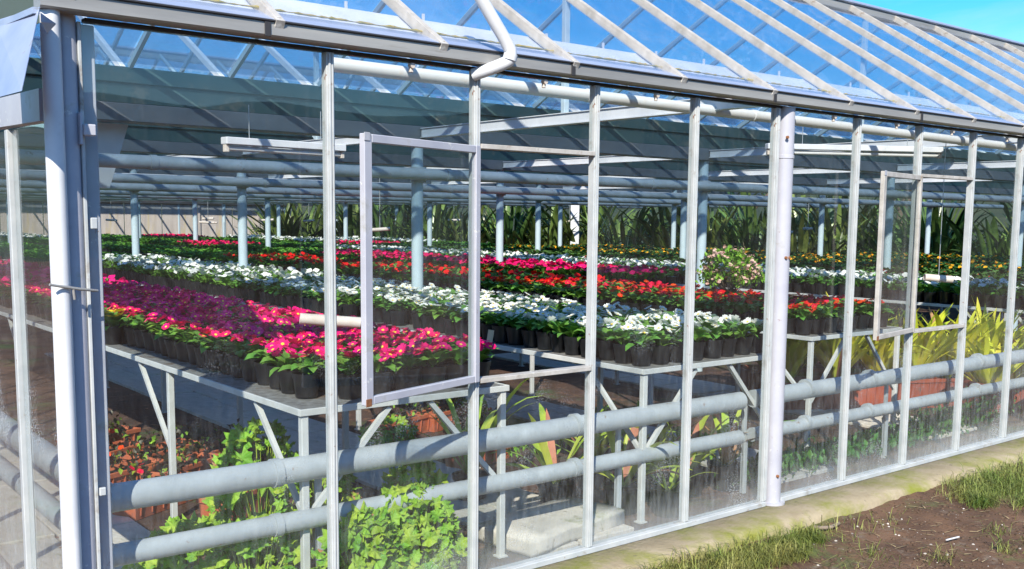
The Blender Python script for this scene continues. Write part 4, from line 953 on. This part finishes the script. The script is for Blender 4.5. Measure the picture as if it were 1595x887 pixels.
# back board wall at the left
r_ = thing('board_wall', 'weathered grey board wall with yellow stained base closing the far left end', 'wall', (0, 30.2, 0))
bd = [MB().bbox((0, -.02, .85 + .02), (1.17, .02 + q * .008, 2.75), .006).mesh('board', M['wood']) for q in range(3)]
for i in range(14): obj('board', bd[i % 3], r_, (-2 + i * 1.2, 0, 0))
b = MB(); b.bbox((-2.0, -.05, 0), (14.8, .05, .868), .01); build(b, 'plinth', M['yellowbase'], r_)
for i in range(8):
    b = MB(); b.bbox((-.04, -.08, 0), (.04, -.051, 2.45), .004); build(b, 'batten', M['wood'], r_, loc=(-1.4 + i * 2.1, 0, 0))

# ------------------------------------------------------------------ trees beyond
def tree(x, y, h, label, seed, bare=False, spread=1.0, cat='tree', group=None):
    rn = random.Random(seed); r_ = thing('bare_tree' if bare else 'leafy_tree', label, cat, (x, y, -.1), rn.uniform(0, 6), group); t = MB(); tips = []
    def limb(p, d, L_, r, lv):
        q = p + d * L_ * .5 + Vector((rn.uniform(-.1, .1), rn.uniform(-.1, .1), 0)) * L_; e = p + d * L_; t.tube([p, q, e], [r, r * .8, r * .6], 6 if lv < 2 else 4, cap=False)
        tips.append((e, lv)); tips.append((q, lv))
        if lv < (4 if bare else 3):
            for k_ in range(3 if lv < 3 else 2):
                a = rn.uniform(0, 6.28); sp = rn.uniform(.45, .9) * spread; nd = (d + Vector((math.cos(a) * sp, math.sin(a) * sp, rn.uniform(-.1, .35)))).normalized(); limb(e, nd, L_ * rn.uniform(.6, .8), r * .58, lv + 1)
    limb(Vector((0, 0, 0)), Vector((rn.uniform(-.05, .05), 0, 1)).normalized(), h * .34, h * .028, 0)
    build(t, 'trunk', M['bark'], r_)
    if not bare:
        b = MB(); pts = [p for p, lv in tips if lv >= 2]
        for p in pts:
            for k_ in range(34):
                c = p + Vector([rn.gauss(0, h * .055) for _ in range(3)]); s_ = rn.uniform(.05, .11) * h * .16; u = Vector([rn.gauss(0, 1) for _ in range(3)]).normalized(); w = u.orthogonal().normalized()
                b.add([c - u * s_, c + w * s_ * .6, c + u * s_, c - w * s_ * .6], [(0, 1, 2, 3)])
        part(build(b, 'crown', M['green'], r_), kind='stuff')
tl = [(26, 19, 5.5), (29, 15, 6.5), (31, 10, 5), (24, 25, 6), (21, 30, 5.5), (34, 13, 7)]
tn = ['leftmost leafy tree behind the hedge', 'second leafy tree from the left behind the hedge', 'leafy tree behind the middle of the hedge', 'leafy tree behind the hedge seen near the round post', 'leafy tree behind the right part of the hedge', 'rightmost leafy tree behind the hedge']
order = sorted(range(6), key=lambda i: math.atan2(tl[i][0] + 2, tl[i][1] + 3.8))
for q, i in enumerate(order): tree(tl[i][0], tl[i][1], tl[i][2], tn[q], 50 + i)
for i, (x, y, h, lab) in enumerate([(-.5, 42, 9, 'bare grey tree showing left of the corner post'), (2.5, 46, 11, 'tall bare tree beyond the board wall, left of the corner'), (6, 45, 9, 'bare tree above the board wall'), (-4, 40, 8, 'bare tree at the far left edge')]): tree(x, y, h, lab, 80 + i, bare=True)
hb = MB(); n = 180; hr = [(40, -.2), (52, 3.5), (64, 7.5), (84, 10.5), (120, 12), (150, -1)]
for i in range(n):
    a = R(95 + 360 * i / (n - 1)); bk_ = .62 if math.cos(a - R(35)) > .4 else 1
    for j, (d, h) in enumerate(hr):
        e = bk_
        hb.v.append((d * math.sin(a), d * math.cos(a), h * (.35 + .65 * e) * (1 + (.35 * noise.noise(Vector((math.sin(a) * 4, math.cos(a) * 4, j * .6))) if 0 < j < 5 else 0))))
for i in range(n - 1):
    for j in range(len(hr) - 1):
        q = i * len(hr) + j; hb.f.append((q, q + 1, q + len(hr) + 1, q + len(hr))); hb.m.append(0); hb.sm.append(True)
structure(hb, 'hills', mat('wooded_hillside', (.018, .028, .014), (.04, .055, .022), .9, .25, spots=[((.10, .085, .05), .08, .55, .1)]))
rw = random.Random(12); b = MB()
for i in range(9000):
    a = R(rw.uniform(-30, 100)); d = rw.uniform(58, 74); hh = 3.2 + 1.6 * noise.noise(Vector((a * 9, 0, 0))) + 1.2 * noise.noise(Vector((a * 30, 5, 0)))
    c = Vector((d * math.sin(a), d * math.cos(a), (hh + rw.uniform(-.6, .6)) * rw.random() ** .6)); s_ = rw.uniform(.25, .6); u = Vector([rw.gauss(0, 1) for _ in range(3)]).normalized(); w = u.orthogonal().normalized()
    b.add([c - u * s_, c + w * s_ * .7, c + u * s_, c - w * s_ * .7], [(0, 1, 2, 3)])
M['far'] = mat('far_wood_leaf', (.035, .05, .03), (.07, .075, .045), .8, .3)
tag(build(b, 'distant_woods', M['far']), 'low dark belt of distant woods beyond the glasshouse', 'woods', kind='stuff')
# pale shed far left
r_ = thing('shed', 'small white boarded shed in the distance at the far left', 'shed', (.2, 36, 0), R(10))
b = MB(); b.bbox((-1.6, -1.5, 0), (.7, 1.5, 2.5), .01); build(b, 'wall', M['white'], r_)
b = MB(); 
for q in range(8): b.bbox((-1.62, -1.53, .2 + q * .28), (.72, -1.501, .2 + q * .28 + .23), .006)
build(b, 'cladding', M['white'], r_)
b = MB(); b.add([(-1.75, -1.7, 2.45), (.85, -1.7, 2.45), (.85, 1.7, 2.45), (-1.75, 1.7, 2.45), (-.45, -1.7, 3.1), (-.45, 1.7, 3.1)], [(0, 1, 4), (3, 5, 2), (0, 4, 5, 3), (1, 2, 5, 4), (0, 3, 2, 1)]); build(b, 'roof', M['gutter'], r_)

# ------------------------------------------------------------------ grass, pebbles and straw outside
def blade(L_, w, bend):
    b = MB(); b.v = [(-w / 2, 0, 0), (w / 2, 0, 0), (-w / 2 * .8, L_ * .25 * bend, L_ * .45), (w / 2 * .8, L_ * .25 * bend, L_ * .45), (0, L_ * .75 * bend, L_ * .8 * (1.15 - bend * .6))]
    b.f = [(0, 1, 3, 2), (2, 3, 4)]; b.m = [0, 0]; b.sm = [True, True]; return b
BL = [blade(.10 * s_, .0042, bd_) for s_ in (.8, 1.2, 1.7) for bd_ in (.6, 1.15, 1.5)]
def tufts(clusters, n, seed):
    rn = random.Random(seed); out = []
    for i in range(n):
        cx_, cy_, sx, sy = rn.choice(clusters); x = rn.gauss(cx_, sx); y = rn.gauss(cy_, sy)
        if y > -.30: y = -.30 - rn.random() * .08
        out.append((rn.randrange(9), x, y, h_ground(x, y) - .005, rn.uniform(0, 6.28), rn.uniform(.45, 1.15)))
    return out
c1 = [(1.75, -.40, .12, .04), (2.0, -.44, .10, .05), (2.25, -.46, .10, .05), (2.5, -.50, .09, .05), (2.68, -.50, .05, .04), (2.1, -.56, .14, .05), (1.4, -.45, .2, .06), (1.8, -.60, .2, .05), (2.35, -.62, .08, .03)]
o = obj('grass_patch', merged('grass_patch', BL, tufts(c1, 4200, 1), [M['grass']])); tag(o, 'coarse green grass growing along the kerb at lower middle', 'grass', kind='stuff')
c2 = [(4.55, -.50, .16, .07), (4.95, -.52, .22, .09), (5.5, -.5, .4, .10), (4.75, -.70, .16, .06), (6.2, -.6, .5, .2), (5.2, -.85, .25, .10), (4.35, -.58, .10, .05), (4.5, -.92, .10, .05), (4.2, -.72, .05, .03)]
o = obj('grass_patch', merged('grass_patch', BL, tufts(c2, 7000, 2), [M['grass']])); tag(o, 'wide patch of mown grass clumps at the right beside the kerb', 'grass', kind='stuff')
c3 = [(3.4, -1.25, .03, .03), (3.0, -1.1, .05, .04), (3.7, -1.05, .05, .03), (2.75, -.85, .04, .03), (3.2, -.6, .2, .06), (3.9, -1.25, .2, .1), (2.5, -1.0, .2, .15), (2.9, -.45, .2, .04)]
o = obj('grass_patch', merged('grass_patch', BL, tufts(c3, 420, 3), [M['grass']])); tag(o, 'sparse short grass sprouting from the bare earth', 'grass', kind='stuff')
st = [MB().bar((-.05, 0, .004), (.05, .01, .008), .003, .002), MB().bar((-.03, 0, .003), (.03, -.01, .009), .004, .002)]
rn = random.Random(6)
pl = [(rn.randrange(2), (x := rn.uniform(1.2, 6)), (y := rn.uniform(-1.8, -.36)), h_ground(x, y) + .004, rn.uniform(0, 6.28), rn.uniform(.3, 1.1)) for _ in range(600)]
tag(obj('straw_litter', merged('straw_litter', st, pl, [M['straw']])), 'dry straw and twigs strewn over the bare earth', 'litter', kind='stuff')
bm = bmesh.new(); bmesh.ops.create_icosphere(bm, subdivisions=1, radius=.01); peb = []
for q in range(3):
    b = MB(); b.add([(v.co.x * rn.uniform(.8, 1.5), v.co.y * rn.uniform(.7, 1.2), v.co.z * rn.uniform(.5, .9)) for v in bm.verts], [[v.index for v in f.verts] for f in bm.faces]); peb.append(b)
bm.free()
pl = [(rn.randrange(3), (x := rn.gauss(3.3, .9)), (y := rn.uniform(-1.7, -.38)), h_ground(x, y) + .001, rn.uniform(0, 6.28), rn.choice((.2, .25, .3, .4, .5, .8))) for _ in range(200)]
tag(obj('pebble_scatter', merged('pebble_scatter', peb, pl, [M['stone']])), 'small pale pebbles and crumbs lying on the bare earth', 'pebbles', kind='stuff')
cl = mat('earth_clod', (.06, .034, .022), (.13, .08, .05), .95, 30, bump=.6)
pl = [(rn.randrange(3), (x := rn.uniform(1.5, 6.0)), (y := rn.uniform(-1.8, -.36)), h_ground(x, y), rn.uniform(0, 6.28), rn.choice((.4, .6, .9, 1.3))) for _ in range(3500)]
tag(obj('soil_crumbs', merged('soil_crumbs', peb, pl, [cl])), 'dark crumbs of soil covering the bare earth', 'soil', kind='stuff')
M['dead'] = mat('dead_bark', (.16, .12, .09), (.28, .22, .17), .9, 20, bump=.4)
# curled strip of bark by the kerb
b = MB(); b.tube(arc([(0, 0, .03), (.06, -.02, .02), (.14, -.03, .012), (.24, -.02, .016)]), [.012] * 18 + [.004], 6)
tag(build(b, 'bark_strip', M['dead'], loc=(2.80, -.43, -.045)), 'curled grey-brown strip of bark lying at the kerb edge', 'bark strip')
# small clump of plastic tape in the grass and one white stick
b = MB().tube([(0, 0, 0), (.1, .02, .004)], .005, 6); tag(build(b, 'white_stick', M['white'], loc=(3.28, -.98, -.045), rot=(0, 0, -.4)), 'short white stick lying on the bare earth', 'stick')
